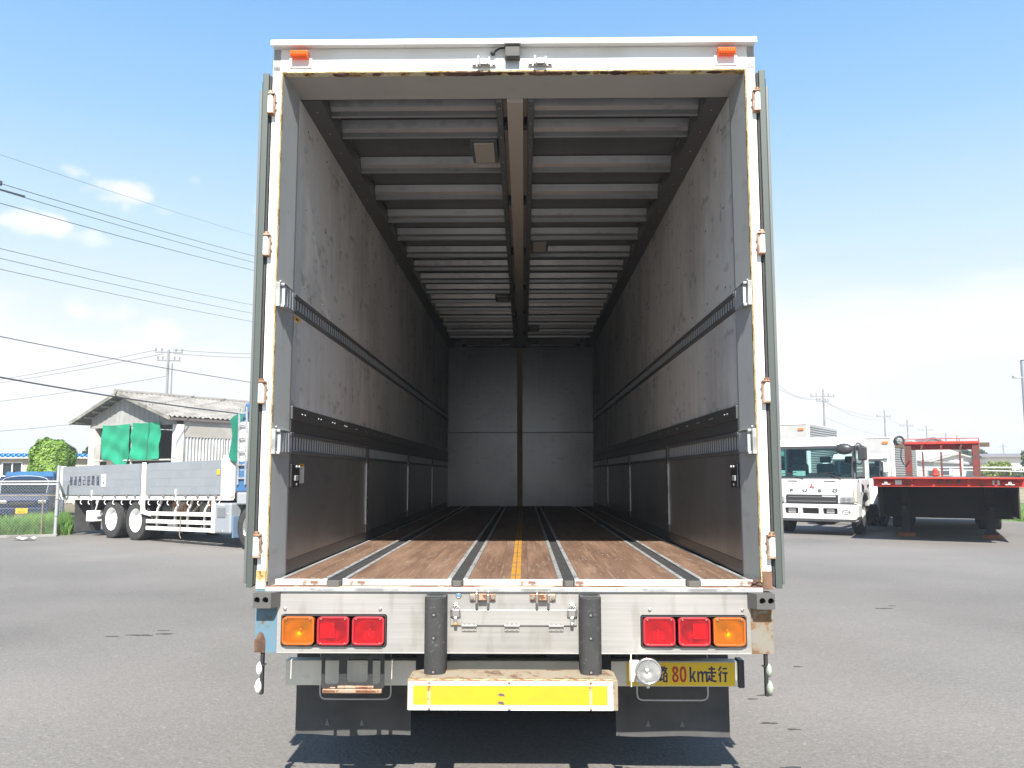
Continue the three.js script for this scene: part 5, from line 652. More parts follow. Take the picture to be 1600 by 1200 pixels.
{ // white cab truck facing the yard
  const t = thing('cab_chassis_truck', 'white medium truck with FUSO lettering on its nose parked beside the red trailer', 'truck', [7.61, 0, -17.99], -0.558);
  const w = 1.10, { p } = cabTruck(t, { w, sill: 1.45, roof: 2.50, len: 1.95, big: true });
  // bumper with three openings
  const b = rrect(-1.12, 1.12, 0.42, 0.80, 0.05); for (const [a, c] of [[-0.66, -0.32], [-0.22, 0.20], [0.30, 0.66]]) hole(b, rrect(a, c, 0.55, 0.70, 0.03)); const bp = p('bumper', [ext(b, 0.03, 0.20, 0.02), rb(-1.14, -1.0, 0.46, 0.79, -0.45, 0.03, 0.04), rb(1.0, 1.14, 0.46, 0.79, -0.45, 0.03, 0.04)], paint); p('bumper_intake', bx(-0.72, 0.72, 0.53, 0.72, 0.0, 0.06), M.black, bp); p('bumper_seam', bx(-1.11, 1.11, 0.805, 0.825, 0.02, 0.17), M.black, bp); p('fog_lamp', [-0.49, 0.48].map((x) => rb(x - 0.1, x + 0.1, 0.57, 0.68, 0.065, 0.12, 0.02)), M.chrome, bp); p('bumper_lip', rb(-1.10, 1.10, 0.36, 0.42, -0.2, 0.14, 0.02), std([0.30, 0.30, 0.29], 0.6), bp); p('bumper_badge', [new THREE.TorusGeometry(0.08, 0.012, 6, 20).scale(1.2, 0.65, 1).translate(0.88, 0.62, 0.205), bx(0.80, 0.96, 0.612, 0.628, 0.201, 0.21)], M.bolt, bp);
  for (const [y, h] of [[0.985, 0.062], [0.875, 0.055]]) { const g = p('grille', [rb(-0.66, 0.66, y - h, y + h, 0.001, 0.035, 0.02)], M.plastic); p('grille_bar', [rb(-0.60, 0.60, y - 0.012, y + 0.004, 0.0355, 0.045, 0.004)], M.bolt, g); if (y > 0.9) p('grille_badge', rb(0.26, 0.60, y + 0.012, y + 0.034, 0.0355, 0.040, 0.002), M.label, g); }
  for (const s of [-1, 1]) { const h = p('headlight', [rb(s * 0.88 - 0.18, s * 0.88 + 0.18, 0.845, 1.0, -0.02, 0.028, 0.03, 2)], M.chrome); p('headlight_glass', [rb(s * 0.88 - 0.175, s * 0.88 + 0.175, 0.85, 0.995, 0.0285, 0.045, 0.02, 2)], M.clearLens, h); p('headlight_bulb', [-0.09, 0.04].map((d) => cyl(0.05, 0.02, 'z', s * (0.88) + d, 0.92, 0.025, 14)), std([0.12, 0.12, 0.12], 0.3), h); p('turn_signal', [rb(s * 1.07 - 0.045, s * 1.07 + 0.045, 0.86, 1.22, -0.06, 0.014, 0.02)], std([0.55, 0.48, 0.38], 0.25)); }
  // three diamonds and the letters on the nose
  const dm = (x, y, a) => { const g = ext(poly([[0, 0], [0.022, 0.038], [0, 0.076], [-0.022, 0.038]]), -0.035, -0.018); g.rotateZ(a); g.translate(x, y, 0); return g; };
  p('nose_emblem', [dm(0, 1.265, 0), dm(0, 1.265, 2.094), dm(0, 1.265, -2.094)], std([0.45, 0.05, 0.05], 0.4));
  const xs = [-0.52, -0.18, 0.20, 0.58]; p('nose_letters', [...'FUSO'].map((ch, i) => { const g = new TextGeometry(ch, { font, size: 0.085, depth: 0.015, curveSegments: 6 }); g.computeBoundingBox(); g.translate(-(g.boundingBox.max.x + g.boundingBox.min.x) / 2, 0, 0); g.scale(1.75, 1, 1); g.translate(xs[i], 1.115, -0.030); return g; }), std([0.16, 0.16, 0.17], 0.4, 0.4)).userData.kind = 'stuff';
  p('nose_handle', [rb(-0.62, -0.36, 1.40, 1.415, -0.08, -0.05, 0.005), rb(0.30, 0.60, 1.40, 1.415, -0.08, -0.05, 0.005)], M.bolt);
  for (const x of [-0.75, 0.2]) p('wiper', [bar(V(x + 0.55, 1.47, -0.05), V(x + 0.1, 1.60, -0.11), 0.012), bar(V(x - 0.25, 1.56, -0.11), V(x + 0.35, 1.62, -0.12), 0.010)], M.black);
  p('windscreen_paper', [rb(-0.55, -0.22, 1.48, 1.66, -0.33, -0.32, 0.003), rb(-1.0, -0.75, 1.48, 1.68, -0.33, -0.32, 0.003)], M.label);
  for (const s of [-1, 1]) { const m = p('wing_mirror', [rb(s * 1.30 - 0.11, s * 1.30 + 0.11, 1.92, 2.28, 0.02, 0.13, 0.05, 2)], M.plastic); p('mirror_arm', [tube([V(s * 1.06, 2.35, -0.3), V(s * 1.22, 2.36, 0.0), V(s * 1.29, 2.28, 0.06)], 0.016, 10, 6), tube([V(s * 1.08, 1.85, -0.2), V(s * 1.25, 1.84, 0.0), V(s * 1.29, 1.94, 0.06)], 0.014, 10, 6)], M.plastic, m); }
  p('under_mirror', [dome(0.2, 0.86, 2.22, 0.08, 1.1, 0.75, 0.6, 14), bar(V(0.6, 2.34, -0.25), V(0.86, 2.3, 0.05), 0.014)], M.plastic);
  p('roof_visor', [rb(-0.5, 0.5, 2.52, 2.57, -1.2, -0.7, 0.02)], paint);
  for (const s of [-1, 1]) { wheel(t, [s * 0.92, 0.45, -1.20], 0.45, 0.26, 0.03, true, s); wheel(t, [s * 0.90, 0.45, -5.0], 0.45, 0.26, 0.1, true, s); wheel(t, [s * 0.60, 0.45, -5.0], 0.45, 0.26, 0.1, true, s); p('chassis_rail', bx(s * 0.42 - 0.05, s * 0.42 + 0.05, 0.62, 0.88, -6.5, -0.3), M.matte); p('step_box', [rb(s * 0.95 - 0.12, s * 0.95 + 0.12, 0.35, 0.75, -2.3, -1.85, 0.02)], M.matte); }
  p('rear_fender', [rb(0.62, 1.10, 0.62, 1.16, -4.45, -3.4, 0.12, 3)], paint); p('fender_stay', tube([V(1.12, 1.05, -3.5), V(1.16, 1.05, -3.45), V(1.16, 0.72, -3.42), V(1.12, 0.68, -4.2), V(1.12, 1.0, -4.3)], 0.02, 24, 6), M.black); p('fuel_tank', [rb(0.55, 1.05, 0.35, 0.72, -3.3, -2.4, 0.05, 2)], M.matte); p('axle', [cyl(0.09, 1.8, 'x', 0, 0.45, -1.2, 10), cyl(0.12, 1.8, 'x', 0, 0.45, -5, 10), bx(-0.5, 0.5, 0.3, 0.6, -1.8, -0.4)], M.matte);
}
function boxBody(t, p, x, y0, y1, z0, z1) {
  p('box_front', [rb(-x, x, y0, y1, z0 - 0.05, z0, 0.01)], std(null, 0.5, 0, { map: dirtT(2, [0.40, 0.40, 0.395], [0.34, 0.338, 0.33]) }));
  const bm = std([0.36, 0.37, 0.38], 0.45, 0.2); let n = Math.round((y1 - y0 - 0.15) / 0.085), h = (y1 - y0 - 0.16) / n;
  for (let k = 0; k < n; k++) for (const s of [-1, 1]) { const a = y0 + 0.08 + k * h; p('side_slat', ext(s > 0 ? poly([[x - 0.03, a], [x - 0.012, a], [x, a + 0.02], [x, a + h - 0.03], [x - 0.03, a + h - 0.015]]) : poly([[-x + 0.03, a], [-x + 0.03, a + h - 0.015], [-x, a + h - 0.03], [-x, a + 0.02], [-x + 0.012, a]]), z1, z0 - 0.062), bm); }
  p('side_backing', [bx(x - 0.05, x - 0.032, y0, y1 - 0.01, z1, z0 - 0.06), bx(-x + 0.032, -x + 0.05, y0, y1 - 0.01, z1, z0 - 0.06)], std([0.10, 0.102, 0.105], 0.6));
  p('box_post', rb(x - 0.10, x + 0.012, y0, y1 + 0.005, z0 - 0.061, z0 + 0.012, 0.01), paint); p('box_post', rb(-x - 0.012, -x + 0.10, y0, y1 + 0.005, z0 - 0.061, z0 + 0.012, 0.01), paint); p('box_roof', rb(-x - 0.01, x + 0.01, y1 + 0.006, y1 + 0.04, z1, z0 + 0.02, 0.01), paint); p('top_rail', [bx(x - 0.03, x + 0.008, y1 - 0.08, y1 + 0.004, z1, z0 - 0.062), bx(-x - 0.008, -x + 0.03, y1 - 0.08, y1 + 0.004, z1, z0 - 0.062)], bm); p('box_back', bx(-x, x, y0, y1, z1 - 0.05, z1 - 0.001), paint);
  for (const s of [-1, 1]) p('marker_lamp', rb(s * (x - 0.28) - 0.10, s * (x - 0.28) + 0.10, y1 - 0.20, y1 - 0.12, z0 + 0.0005, z0 + 0.04, 0.02), std([0.7, 0.16, 0.02], 0.3));
}
function parked(name, label, pos, turn, o) {
  const t = thing(name, label, 'truck', pos, turn, 'white box trucks parked behind the cab truck'), { p } = cabTruck(t, { w: o.cw, sill: o.sill, roof: o.roof, len: 1.55 });
  p('bumper', [rb(-o.cw, o.cw, 0.36, 0.62, -0.1, 0.12, 0.04, 2)], paint); for (const s of [-1, 1]) { p('headlight', rb(s * (o.cw - 0.2) - 0.15, s * (o.cw - 0.2) + 0.15, 0.72, 0.92, -0.02, 0.03, 0.03), M.chrome); p('wing_mirror', [rb(s * (o.cw + 0.14) - 0.09, s * (o.cw + 0.14) + 0.09, o.sill + 0.2, o.sill + 0.55, -0.02, 0.08, 0.04, 2), bar(V(s * o.cw * 0.95, o.sill + 0.6, -0.25), V(s * (o.cw + 0.14), o.sill + 0.5, 0.03), 0.014)], paint); wheel(t, [s * (o.cw - 0.16), 0.38, -1.2], 0.38, 0.22, 0.03, true, s); wheel(t, [s * (o.cw - 0.16), 0.38, -o.wb - 1.2], 0.38, 0.22, 0.08, true, s); p('chassis_rail', bx(s * 0.36 - 0.05, s * 0.36 + 0.05, 0.55, 0.78, -o.len, -0.5), M.matte); }
  p('grille', rb(-0.4, 0.4, 0.75, 0.88, 0.0005, 0.03, 0.01), M.plastic); p('axle', [cyl(0.09, 1.4, 'x', 0, 0.38, -1.2, 8), cyl(0.09, 1.4, 'x', 0, 0.38, -o.wb - 1.2, 8)], M.matte);
  boxBody(t, p, o.bw, 0.85, o.top, -1.75, -o.len);
}
// the nearer of the two: its cab shows over the red trailer
{ const e = [0.829, 0.559], b = [0.559, -0.829], c = [13.3 - 0.95 * e[0] - 1.75 * b[0], -25.9 - 0.95 * e[1] - 1.75 * b[1]]; parked('box_truck', 'white box truck with a low ribbed grey box showing above the red trailer', [c[0], 0, c[1]], -Math.atan2(b[0], -b[1]), { cw: 0.86, sill: 1.42, roof: 2.28, bw: 0.95, top: 2.86, len: 6.4, wb: 2.8 }); }
{ const e = [0.839, 0.545], b = [0.545, -0.839], c = [9.9 - 1.05 * e[0] - 1.75 * b[0], -24.7 - 1.05 * e[1] - 1.75 * b[1]]; parked('box_truck', 'white box truck with a tall ribbed box rising above the white cab roof', [c[0], 0, c[1]], -Math.atan2(b[0], -b[1]), { cw: 0.95, sill: 1.5, roof: 2.35, bw: 1.05, top: 3.28, len: 5.9, wb: 2.6 }); }
{ // red flatbed trailer: x along its end beam, +z towards the viewer
  const red = std(null, 0.5, 0, { map: rustOver([0.42, 0.028, 0.018], 0.62, 1.5, [0.12, 0.04, 0.025]) }), darkRed = std(null, 0.7, 0, { map: rustOver([0.17, 0.022, 0.018], 0.5, 1.5, [0.09, 0.035, 0.025]) });
  const t = thing('flatbed_trailer', 'wide red flatbed trailer with an end gantry standing on legs with blocks under them', 'trailer', [9.6, 0, -14.95], -Math.atan2(0.44, 0.9)), p = (n, g, m, par = t) => mesh(n, g, m, par), W = 1.525;
  const eb = p('end_beam', [rb(-W, W, 1.465, 1.50, -0.6, 0.13, 0.006), bx(-W + 0.01, W - 0.01, 1.305, 1.4645, -0.06, -0.02), rb(-W, W, 1.29, 1.3045, -0.2, 0.03, 0.004)], red);
  p('beam_gusset', [-1.32, -0.72, -0.28, 0.42, 0.95].map((x) => ext(poly([[x, 1.306], [x + 0.05, 1.306], [x + 0.05, 1.46], [x, 1.46]]), -0.0195, 0.025)), red, eb).userData.kind = 'stuff'; p('beam_bolt', [-0.72, -0.30, 0.42, 0.95].map((x) => dome(0.025, x + 0.02, 1.44, 0.03)), M.rustTan, eb).userData.kind = 'stuff';
  for (const s of [-1, 1]) { const l = p('tail_lamp', [rb(s * 1.24 - 0.16, s * 1.24 + 0.16, 1.335, 1.42, -0.0195, 0.04, 0.03, 2)], red); p('lamp_lens', [cyl(0.035, 0.03, 'z', s * 1.24, 1.385, 0.05, 14), rb(s * 1.24 - 0.09, s * 1.24 + 0.09, 1.335, 1.352, 0.0405, 0.055, 0.004)], M.label, l); p('reflector', rb(s * 0.98 - 0.07, s * 0.98 + 0.07, 1.335, 1.44, -0.0195, 0.01, 0.004), M.label); }
  p('air_coupling', [-0.12, 0.06, 0.26].map((x) => rb(x - 0.035, x + 0.035, 1.36, 1.45, -0.0195, 0.05, 0.015)), M.block).userData.kind = 'stuff';
  p('main_beam', [bx(-0.55, -0.40, 0.85, 1.46, -11, -2.91)], M.matte); p('main_beam', [bx(0.40, 0.55, 0.85, 1.46, -11, -2.91)], M.matte); for (let k = 0; k < 13; k++) p('cross_beam', bx(-W + 0.02, W - 0.02, 1.36, 1.455, -0.95 - k * 0.8, -0.85 - k * 0.8), darkRed);
  for (let k = 0; k < 20; k++) p('deck_board', rb(-W + 0.02 + k * 0.152, -W + 0.168 + k * 0.152, 1.455, 1.495, -11, -0.605, 0.003), std([0.11, 0.075, 0.05], 0.9)); p('side_rail', [rb(-W, -W + 0.018, 1.30, 1.502, -11, -0.605, 0.003)], red); p('side_rail', [rb(W - 0.018, W, 1.30, 1.502, -11, -0.605, 0.003)], red);
  p('under_plate', bx(-W + 0.03, W - 0.03, 0.46, 1.285, -2.9, -2.8), M.matte); for (const s of [-1, 1]) p('side_skirt', bx(s * (W - 0.06) - 0.015, s * (W - 0.06) + 0.015, 0.55, 1.285, -10.5, -0.9), M.matte); p('tool_box', [rb(-1.35, -0.65, 0.55, 1.25, -3.6, -3.0, 0.02)], M.matte); p('tool_box', [rb(0.60, 1.25, 0.55, 1.25, -3.6, -3.0, 0.02)], M.matte);
  for (const x of [-0.93, 0.95]) p('landing_leg', [rb(x - 0.09, x + 0.09, 0.12, 1.28, -2.5, -2.3, 0.01), bx(x - 0.06, x + 0.06, 0.72, 0.80, -2.3, -1.4), rb(x - 0.15, x + 0.15, 0.105, 0.14, -2.55, -2.25, 0.008)], M.matte);
  for (const z of [-6.6, -7.8, -9.0]) { for (const s of [-1, 1]) { wheel(t, [s * 1.28, 0.42, z], 0.42, 0.26, 0.1, false, s); wheel(t, [s * 0.98, 0.42, z], 0.42, 0.26, 0.1, false, s); } p('axle', cyl(0.09, 2.5, 'x', 0, 0.42, z, 10), M.matte); }
  // gantry at the far end
  const z = -8.3, H = 2.60; for (const x of [-0.95, 0.95]) p('gantry_post', [rb(x - 0.10, x + 0.10, 1.505, H - 0.09, z - 0.08, z + 0.08, 0.008)], darkRed);
  const gb = p('gantry_beam', [rb(-1.06, 1.06, H - 0.085, H, z - 0.1, z + 0.12, 0.01), rb(-1.04, 1.04, H - 0.26, H - 0.0855, z - 0.09, z - 0.03, 0.008)], red); for (const x of [-0.55, 0, 0.55]) p('gantry_bracket', ext(poly([[x - 0.05, H - 0.27], [x, H - 0.27], [x + 0.05, H - 0.09], [x - 0.02, H - 0.09]]), z - 0.0295, z + 0.09), darkRed, gb); for (const x of [-0.55, 0, 0.55]) p('stake', rb(x - 0.03, x + 0.03, 1.505, H - 0.28, z - 1.6, z - 1.54, 0.005), darkRed);
  p('gantry_rail', [tube([V(-1.05, H + 0.09, z), V(0, H + 0.09, z), V(1.05, H + 0.09, z)], 0.014, 8, 6), ...[-1.05, -0.52, 0, 0.52, 1.05].map((x) => bar(V(x, H, z), V(x, H + 0.09, z), 0.012))], red, gb);
  p('wooden_beam', [rb(-1.32, -1.07, H - 0.20, H - 0.06, z - 0.08, z + 0.1, 0.008)], std([0.10, 0.065, 0.045], 0.9)); p('wooden_beam', [rb(1.07, 1.33, H - 0.18, H - 0.05, z - 0.08, z + 0.1, 0.008)], std([0.10, 0.065, 0.045], 0.9));
  for (let k = 0; k < 11; k++) p('mesh_wire', [bar(V(-0.95 + k * 0.16, H - 0.25, z - 0.02), V(-0.8 + k * 0.16, H - 0.09, z - 0.02), 0.005, 4), bar(V(-0.95 + k * 0.16, H - 0.09, z - 0.02), V(-0.8 + k * 0.16, H - 0.25, z - 0.02), 0.005, 4)], darkRed).userData.kind = 'stuff';
  const R = (n, l, x, zz, fn, cat, group) => { const o = fn(); const c = Math.cos(t.rotation.y), s = Math.sin(t.rotation.y); o.position.set(9.6 + x * c + zz * s, 0, -14.95 - x * s + zz * c); o.rotation.y = t.rotation.y; return tag(o, l, cat, group); };
  const blockM = std(null, 0.85, 0, { map: dirtT(0.6, [0.33, 0.12, 0.045], [0.20, 0.075, 0.035]) });
  R('wood_block', 'orange brown wooden block under the trailer leg nearer the white truck', -0.93, -2.40, () => mesh('wood_block', rb(-0.20, 0.20, 0.004, 0.104, -0.16, 0.16, 0.012), blockM), 'block', 'blocks under the trailer legs'); R('wood_block', 'orange brown wooden block under the trailer leg nearer the grass bank', 0.95, -2.40, () => mesh('wood_block', rb(-0.20, 0.20, 0.004, 0.104, -0.16, 0.16, 0.012), blockM), 'block', 'blocks under the trailer legs');
  R('rope_coil', 'dark coil of rope hanging over the end of the trailer gantry', -1.2, -8.3, () => mesh('rope_coil', [new THREE.TorusGeometry(0.13, 0.03, 8, 24).rotateY(0.5).translate(0.02, H + 0.05, 0.06), new THREE.TorusGeometry(0.15, 0.028, 8, 24).rotateY(0.2).translate(0, H + 0.02, 0.0), tube([V(0.06, H - 0.2, 0.12), V(0.05, H - 0.55, 0.12), V(0.16, H - 0.75, 0.12), V(0.28, H - 0.6, 0.12)], 0.022, 20, 6)], M.black), 'rope');
}
// ---------------------------------------------------------------- far right: pipe fence, post, houses, hedges
const galv = std([0.55, 0.56, 0.56], 0.5, 0.3);
{
  const t = thing('pipe_fence', 'grey pipe rail fence running behind the red trailer along the dry field', 'fence'), a = V(16.6, 0, -32.4), b = V(24.0, 0, -26.4), D = b.clone().sub(a), at = (s, y) => V(a.x + D.x * s, y, a.z + D.z * s);
  for (const s of [0.0, 0.235, 0.52, 0.80, 1.0]) mesh('fence_post', [bar(at(s, 0.45), at(s, 2.22), 0.055, 10)], galv, t); mesh('fence_rail', bar(at(0, 1.86), at(1, 1.80), 0.035, 8), galv, t); mesh('fence_rail', [bar(at(0, 1.74), at(0.3, 1.72), 0.028, 8), bar(at(0.3, 1.72), at(1, 1.52), 0.028, 8)], galv, t);
  const hp = mesh('marker_post', [cyl(0.10, 1.25, 'y', 0, 0.625, 0, 12), dome(0.10, 0, 1.25, 0, 1, 0.6, 1), rb(-0.13, 0.13, 1.02, 1.08, -0.13, 0.13, 0.01)], std([0.50, 0.05, 0.03], 0.4)); hp.position.set(16.35, 0.5, -29.2); tag(hp, 'short red post standing in the field under the trailer gantry', 'post');
}
function house(name, label, x, z, w, d, h, rh, turn, wall, roofc, cat = 'house') {
  const t = thing(name, label, cat, [x, 0.45, z], turn), p = (n, g, m, par = t) => mesh(n, g, m, par), wm = std(wall, 0.85), rm = std(roofc, 0.8), tm = std([0.3, 0.3, 0.29], 0.7);
  p('wall', [ext(poly([[-w / 2, 0], [w / 2, 0], [w / 2, h], [0, h + rh * 0.9], [-w / 2, h]]), -d, 0)], wm);
  for (const s of [-1, 1]) for (let k = 0; k < 4; k++) { const x0 = s * (w / 2 + 0.5) * (1 - k / 4), x1 = s * (w / 2 + 0.5) * (1 - (k + 1) / 4), y = (q) => h + rh * (1 - Math.abs(q) / (w / 2 + 0.5)) - 0.15; p('roof_course', [ext(poly([[x0, y(x0) + 0.04], [x1, y(x1)], [x1, y(x1) + 0.2], [x0, y(x0) + 0.22]]), -d - 0.5, 0.5)], rm); }
  for (const xx of [-w * 0.25, w * 0.22]) { const f = p('window', [ext(hole(rrect(xx - 0.7, xx + 0.7, h * 0.35, h * 0.75, 0.02), rrect(xx - 0.6, xx + 0.6, h * 0.35 + 0.1, h * 0.75 - 0.1, 0.02)), 0.001, 0.08)], tm); p('pane', bx(xx - 0.59, xx + 0.59, h * 0.35 + 0.11, h * 0.75 - 0.11, 0.002, 0.03), std([0.05, 0.06, 0.07], 0.1), f); }
  return t;
}
house('house', 'white gabled house with a grey roof seen under the trailer gantry', 59.5, -117.5, 8.6, 9, 4.2, 2.2, -0.2, [0.66, 0.65, 0.62], [0.13, 0.125, 0.125]);
house('house', 'small pale house with twin dark windows beside the trailer gantry post', 50.2, -93, 5.0, 6, 2.6, 0.9, -0.3, [0.68, 0.67, 0.64], [0.34, 0.33, 0.31]);
house('warehouse', 'long low grey shed with a pale band below the gabled house', 44.5, -95, 16, 6, 2.2, 0.7, -0.35, [0.44, 0.47, 0.50], [0.24, 0.24, 0.245], 'shed');
{ const t = thing('raised_building', 'white flat building with a dark roof above the hedges at the right edge', 'building', [53.5, 0.5, -87], -0.3), p = (n, g, m) => mesh(n, g, m, t); p('wall', rb(-2.9, 4.4, 1.1, 2.85, -6, 0, 0.02), M.white); p('lower_wall', bx(-2.7, 4.2, 0, 1.09, -5.9, -0.1), std([0.42, 0.39, 0.34], 0.9)); p('roof', [extX([[0.6, 2.86], [0.6, 3.0], [-3, 3.35], [-6.5, 3.0], [-6.5, 2.86]], -3.5, 5)], std([0.17, 0.155, 0.165], 0.7)); p('eave_band', rb(-3.2, 4.7, 1.02, 1.095, 0.001, 0.25, 0.01), std([0.22, 0.2, 0.21], 0.7)); for (const x of [-1.6, 1.0, 3.2]) p('window', rb(x - 0.35, x + 0.35, 1.55, 2.2, 0.001, 0.03, 0.005), std([0.5, 0.53, 0.55], 0.2)); }
function foliage(name, label, cat, x, y, z, rx, ry, rz, n, seed, tint, size, trunk = true, group) {
  const t = thing(name, label, cat, [x, y, z], 0, group), r = rng(seed), lf = new THREE.BufferGeometry(); lf.setAttribute('position', new THREE.Float32BufferAttribute([-0.5, -0.3, 0, 0.5, -0.3, 0, 0.3, 0.4, 0.15, -0.5, -0.3, 0, 0.3, 0.4, 0.15, -0.4, 0.5, 0.1], 3)); lf.computeVertexNormals(); lf.setAttribute('uv', new THREE.Float32BufferAttribute(new Float32Array(12), 2));
  const m = new THREE.InstancedMesh(lf, phy([1, 1, 1], 0.7, { transmission: 0.25, thickness: 0 }), n), d = new THREE.Object3D(), c = new THREE.Color(), blobs = Array.from({ length: 9 }, () => [(r() - 0.5) * 1.5, r() * 0.8 - 0.15, (r() - 0.5) * 1.5, 0.38 + 0.3 * r()]);
  for (let i = 0; i < n; i++) { const b = blobs[i % 9], a = r() * 6.28, e = Math.acos(2 * r() - 1), q = b[3] * Math.pow(0.55 + 0.45 * r(), 0.6); d.position.set((b[0] + Math.sin(e) * Math.cos(a) * q) * rx, (0.5 + 0.5 * (b[1] + Math.cos(e) * q)) * ry * 1.1, (b[2] + Math.sin(e) * Math.sin(a) * q) * rz); d.rotation.set(r() * 6.28, r() * 6.28, r() * 6.28); d.scale.setScalar(size * (0.6 + 0.8 * r())); d.updateMatrix(); m.setMatrixAt(i, d.matrix); const k = 0.65 + 0.7 * r(); c.setRGB(tint[0] * k, tint[1] * k, tint[2] * k); m.setColorAt(i, c); }
  m.name = numbered('crown'); m.userData.kind = 'stuff'; m.castShadow = m.receiveShadow = true; t.add(m); if (trunk) mesh('trunk', [cyl(0.12, ry * 0.5, 'y', 0, ry * 0.22, 0, 8, 0.07), bar(V(0, ry * 0.35, 0), V(rx * 0.4, ry * 0.62, 0), 0.05), bar(V(0, ry * 0.3, 0), V(-rx * 0.4, ry * 0.6, 0.1), 0.05)], std([0.08, 0.06, 0.045], 0.9), t); return t;
}
foliage('hedge', 'yellow green hedge in front of the far houses right of the gantry', 'hedge', 40.3, 0.5, -67, 1.5, 1.9, 1.0, 2600, 21, [0.19, 0.24, 0.02], 0.20);
foliage('hedge', 'dark green low hedge running along the field below the white flat building', 'hedge', 47.5, 0.5, -74, 5.0, 1.3, 1.0, 3200, 22, [0.05, 0.09, 0.02], 0.24);
foliage('tree', 'green tree at the right edge beside the white flat building', 'tree', 38.6, 0.4, -58, 1.3, 2.9, 1.3, 2600, 23, [0.06, 0.12, 0.03], 0.22);
foliage('tree', 'dark small tree behind the gantry post among the far houses', 'tree', 52.4, 0.4, -94, 1.6, 3.6, 1.6, 2000, 24, [0.035, 0.06, 0.025], 0.3);
foliage('tree', 'dark tree top behind the cream house beside the shed', 'tree', -28.5, 0, -54, 2.2, 4.6, 2, 2200, 25, [0.04, 0.075, 0.03], 0.3);
foliage('tree', 'dark tree on the horizon near the pale warehouse', 'tree', 40, 0.4, -112, 5, 4.5, 3, 2400, 26, [0.04, 0.06, 0.035], 0.4);
{ const g = mesh('far_wood', (() => { const gs = [], r = rng(50); for (let i = 0; i < 420; i++) { const a = -1.15 + 2.3 * (i / 420), R = 420 + 60 * r(), s = 5 + 6 * r(); gs.push(new THREE.IcosahedronGeometry(s, 1).scale(1.3, 0.42 + 0.25 * r(), 1).rotateY(r() * 6).translate(Math.sin(a) * R, 0.8 + r() * 0.8, -Math.cos(a) * R)); } return gs; })(), std([0.075, 0.10, 0.075], 1)); kind(g, 'stuff'); g.userData.label = 'low band of far trees along the horizon'; g.userData.category = 'woodland'; }
// ---------------------------------------------------------------- poles and wires
const concrete = std(null, 0.85, 0, { map: dirtT(2, [0.23, 0.235, 0.24], [0.18, 0.18, 0.18]) });
function pole(label, x, z, H, r, arms, group) {
  const t = thing('utility_pole', label, 'utility pole', [x, 0, z], 0.25, group); mesh('pole_shaft', cyl(r, H, 'y', 0, H / 2, 0, 10, r * 0.65), concrete, t);
  for (const [y, w] of arms) { const a = mesh('cross_arm', rb(-w, w, y - 0.035, y + 0.035, -0.06 - r, -r * 0.7, 0.01), concrete, t); mesh('insulator', [-0.92, -0.5, 0.5, 0.92].map((k) => cyl(0.05, 0.2, 'y', w * k, y + 0.17, -0.05 - r, 8)), std([0.2, 0.2, 0.2], 0.3), a).userData.kind = 'stuff'; }
  return t;
}
const G = 'utility poles receding over the far field';
pole('grey utility pole with double cross arms rising behind the shed roof', -23.9, -51, 9.9, 0.11, [[9.75, 0.9], [9.2, 0.75]]);
mesh('stay_pole', cyl(0.045, 9.0, 'y', -23.66, 4.5, -51.1, 8), concrete).name = numbered('utility_pole'); tag(scene.children[scene.children.length - 1], 'slim second pole standing close beside the pole behind the shed', 'utility pole');
pole('tallest utility pole of the far row, above the white cab roof', 30.35, -79.9, 10.1, 0.13, [[9.4, 1.4], [8.9, 0.7]], G);
pole('second tallest utility pole of the far row, above the low ribbed box', 48.3, -107.4, 10.1, 0.14, [[9.2, 1.1]], G);
pole('utility pole of the far row just past the corner of the ribbed box', 60.6, -127.7, 10.1, 0.15, [[9.1, 1.3]], G);
pole('utility pole of the far row standing over the gantry near its rope', 70.4, -141.9, 10.1, 0.15, [[9.2, 1.5]], G);
pole('utility pole of the far row above the middle of the gantry', 88, -170.3, 10.1, 0.22, [[9.1, 1.6]], G);
pole('utility pole of the far row with wide arms over the gantry', 95, -179.4, 10.1, 0.22, [[9.3, 2.6], [8.6, 1.6]], G);
pole('utility pole of the far row beyond the gantry end', 113, -203.8, 10.1, 0.24, [[9.1, 1.3]], G);
pole('faint utility pole of the far row between gantry and white building', 135, -232, 10.1, 0.26, [[9.2, 1.5]], G);
pole('faintest utility pole of the far row above the white building', 152, -246, 10.5, 0.26, [[9.6, 3.2], [8.8, 2]], G);
{ const t = thing('lamp_post', 'grey steel post with a short bracket at the right edge of the yard', 'post', [24.1, 0, -35.9]); mesh('shaft', cyl(0.13, 7.0, 'y', 0, 3.5, 0, 14, 0.11), std([0.30, 0.33, 0.36], 0.5, 0.3), t); mesh('post_cap', dome(0.12, 0, 7.0, 0, 1, 0.4, 1), M.plastic, t); mesh('bracket', [rb(-0.5, 0.2, 6.15, 6.22, -0.05, 0.05, 0.01), rb(-0.52, -0.36, 6.16, 6.28, -0.08, 0.08, 0.02)], M.alu, t); }
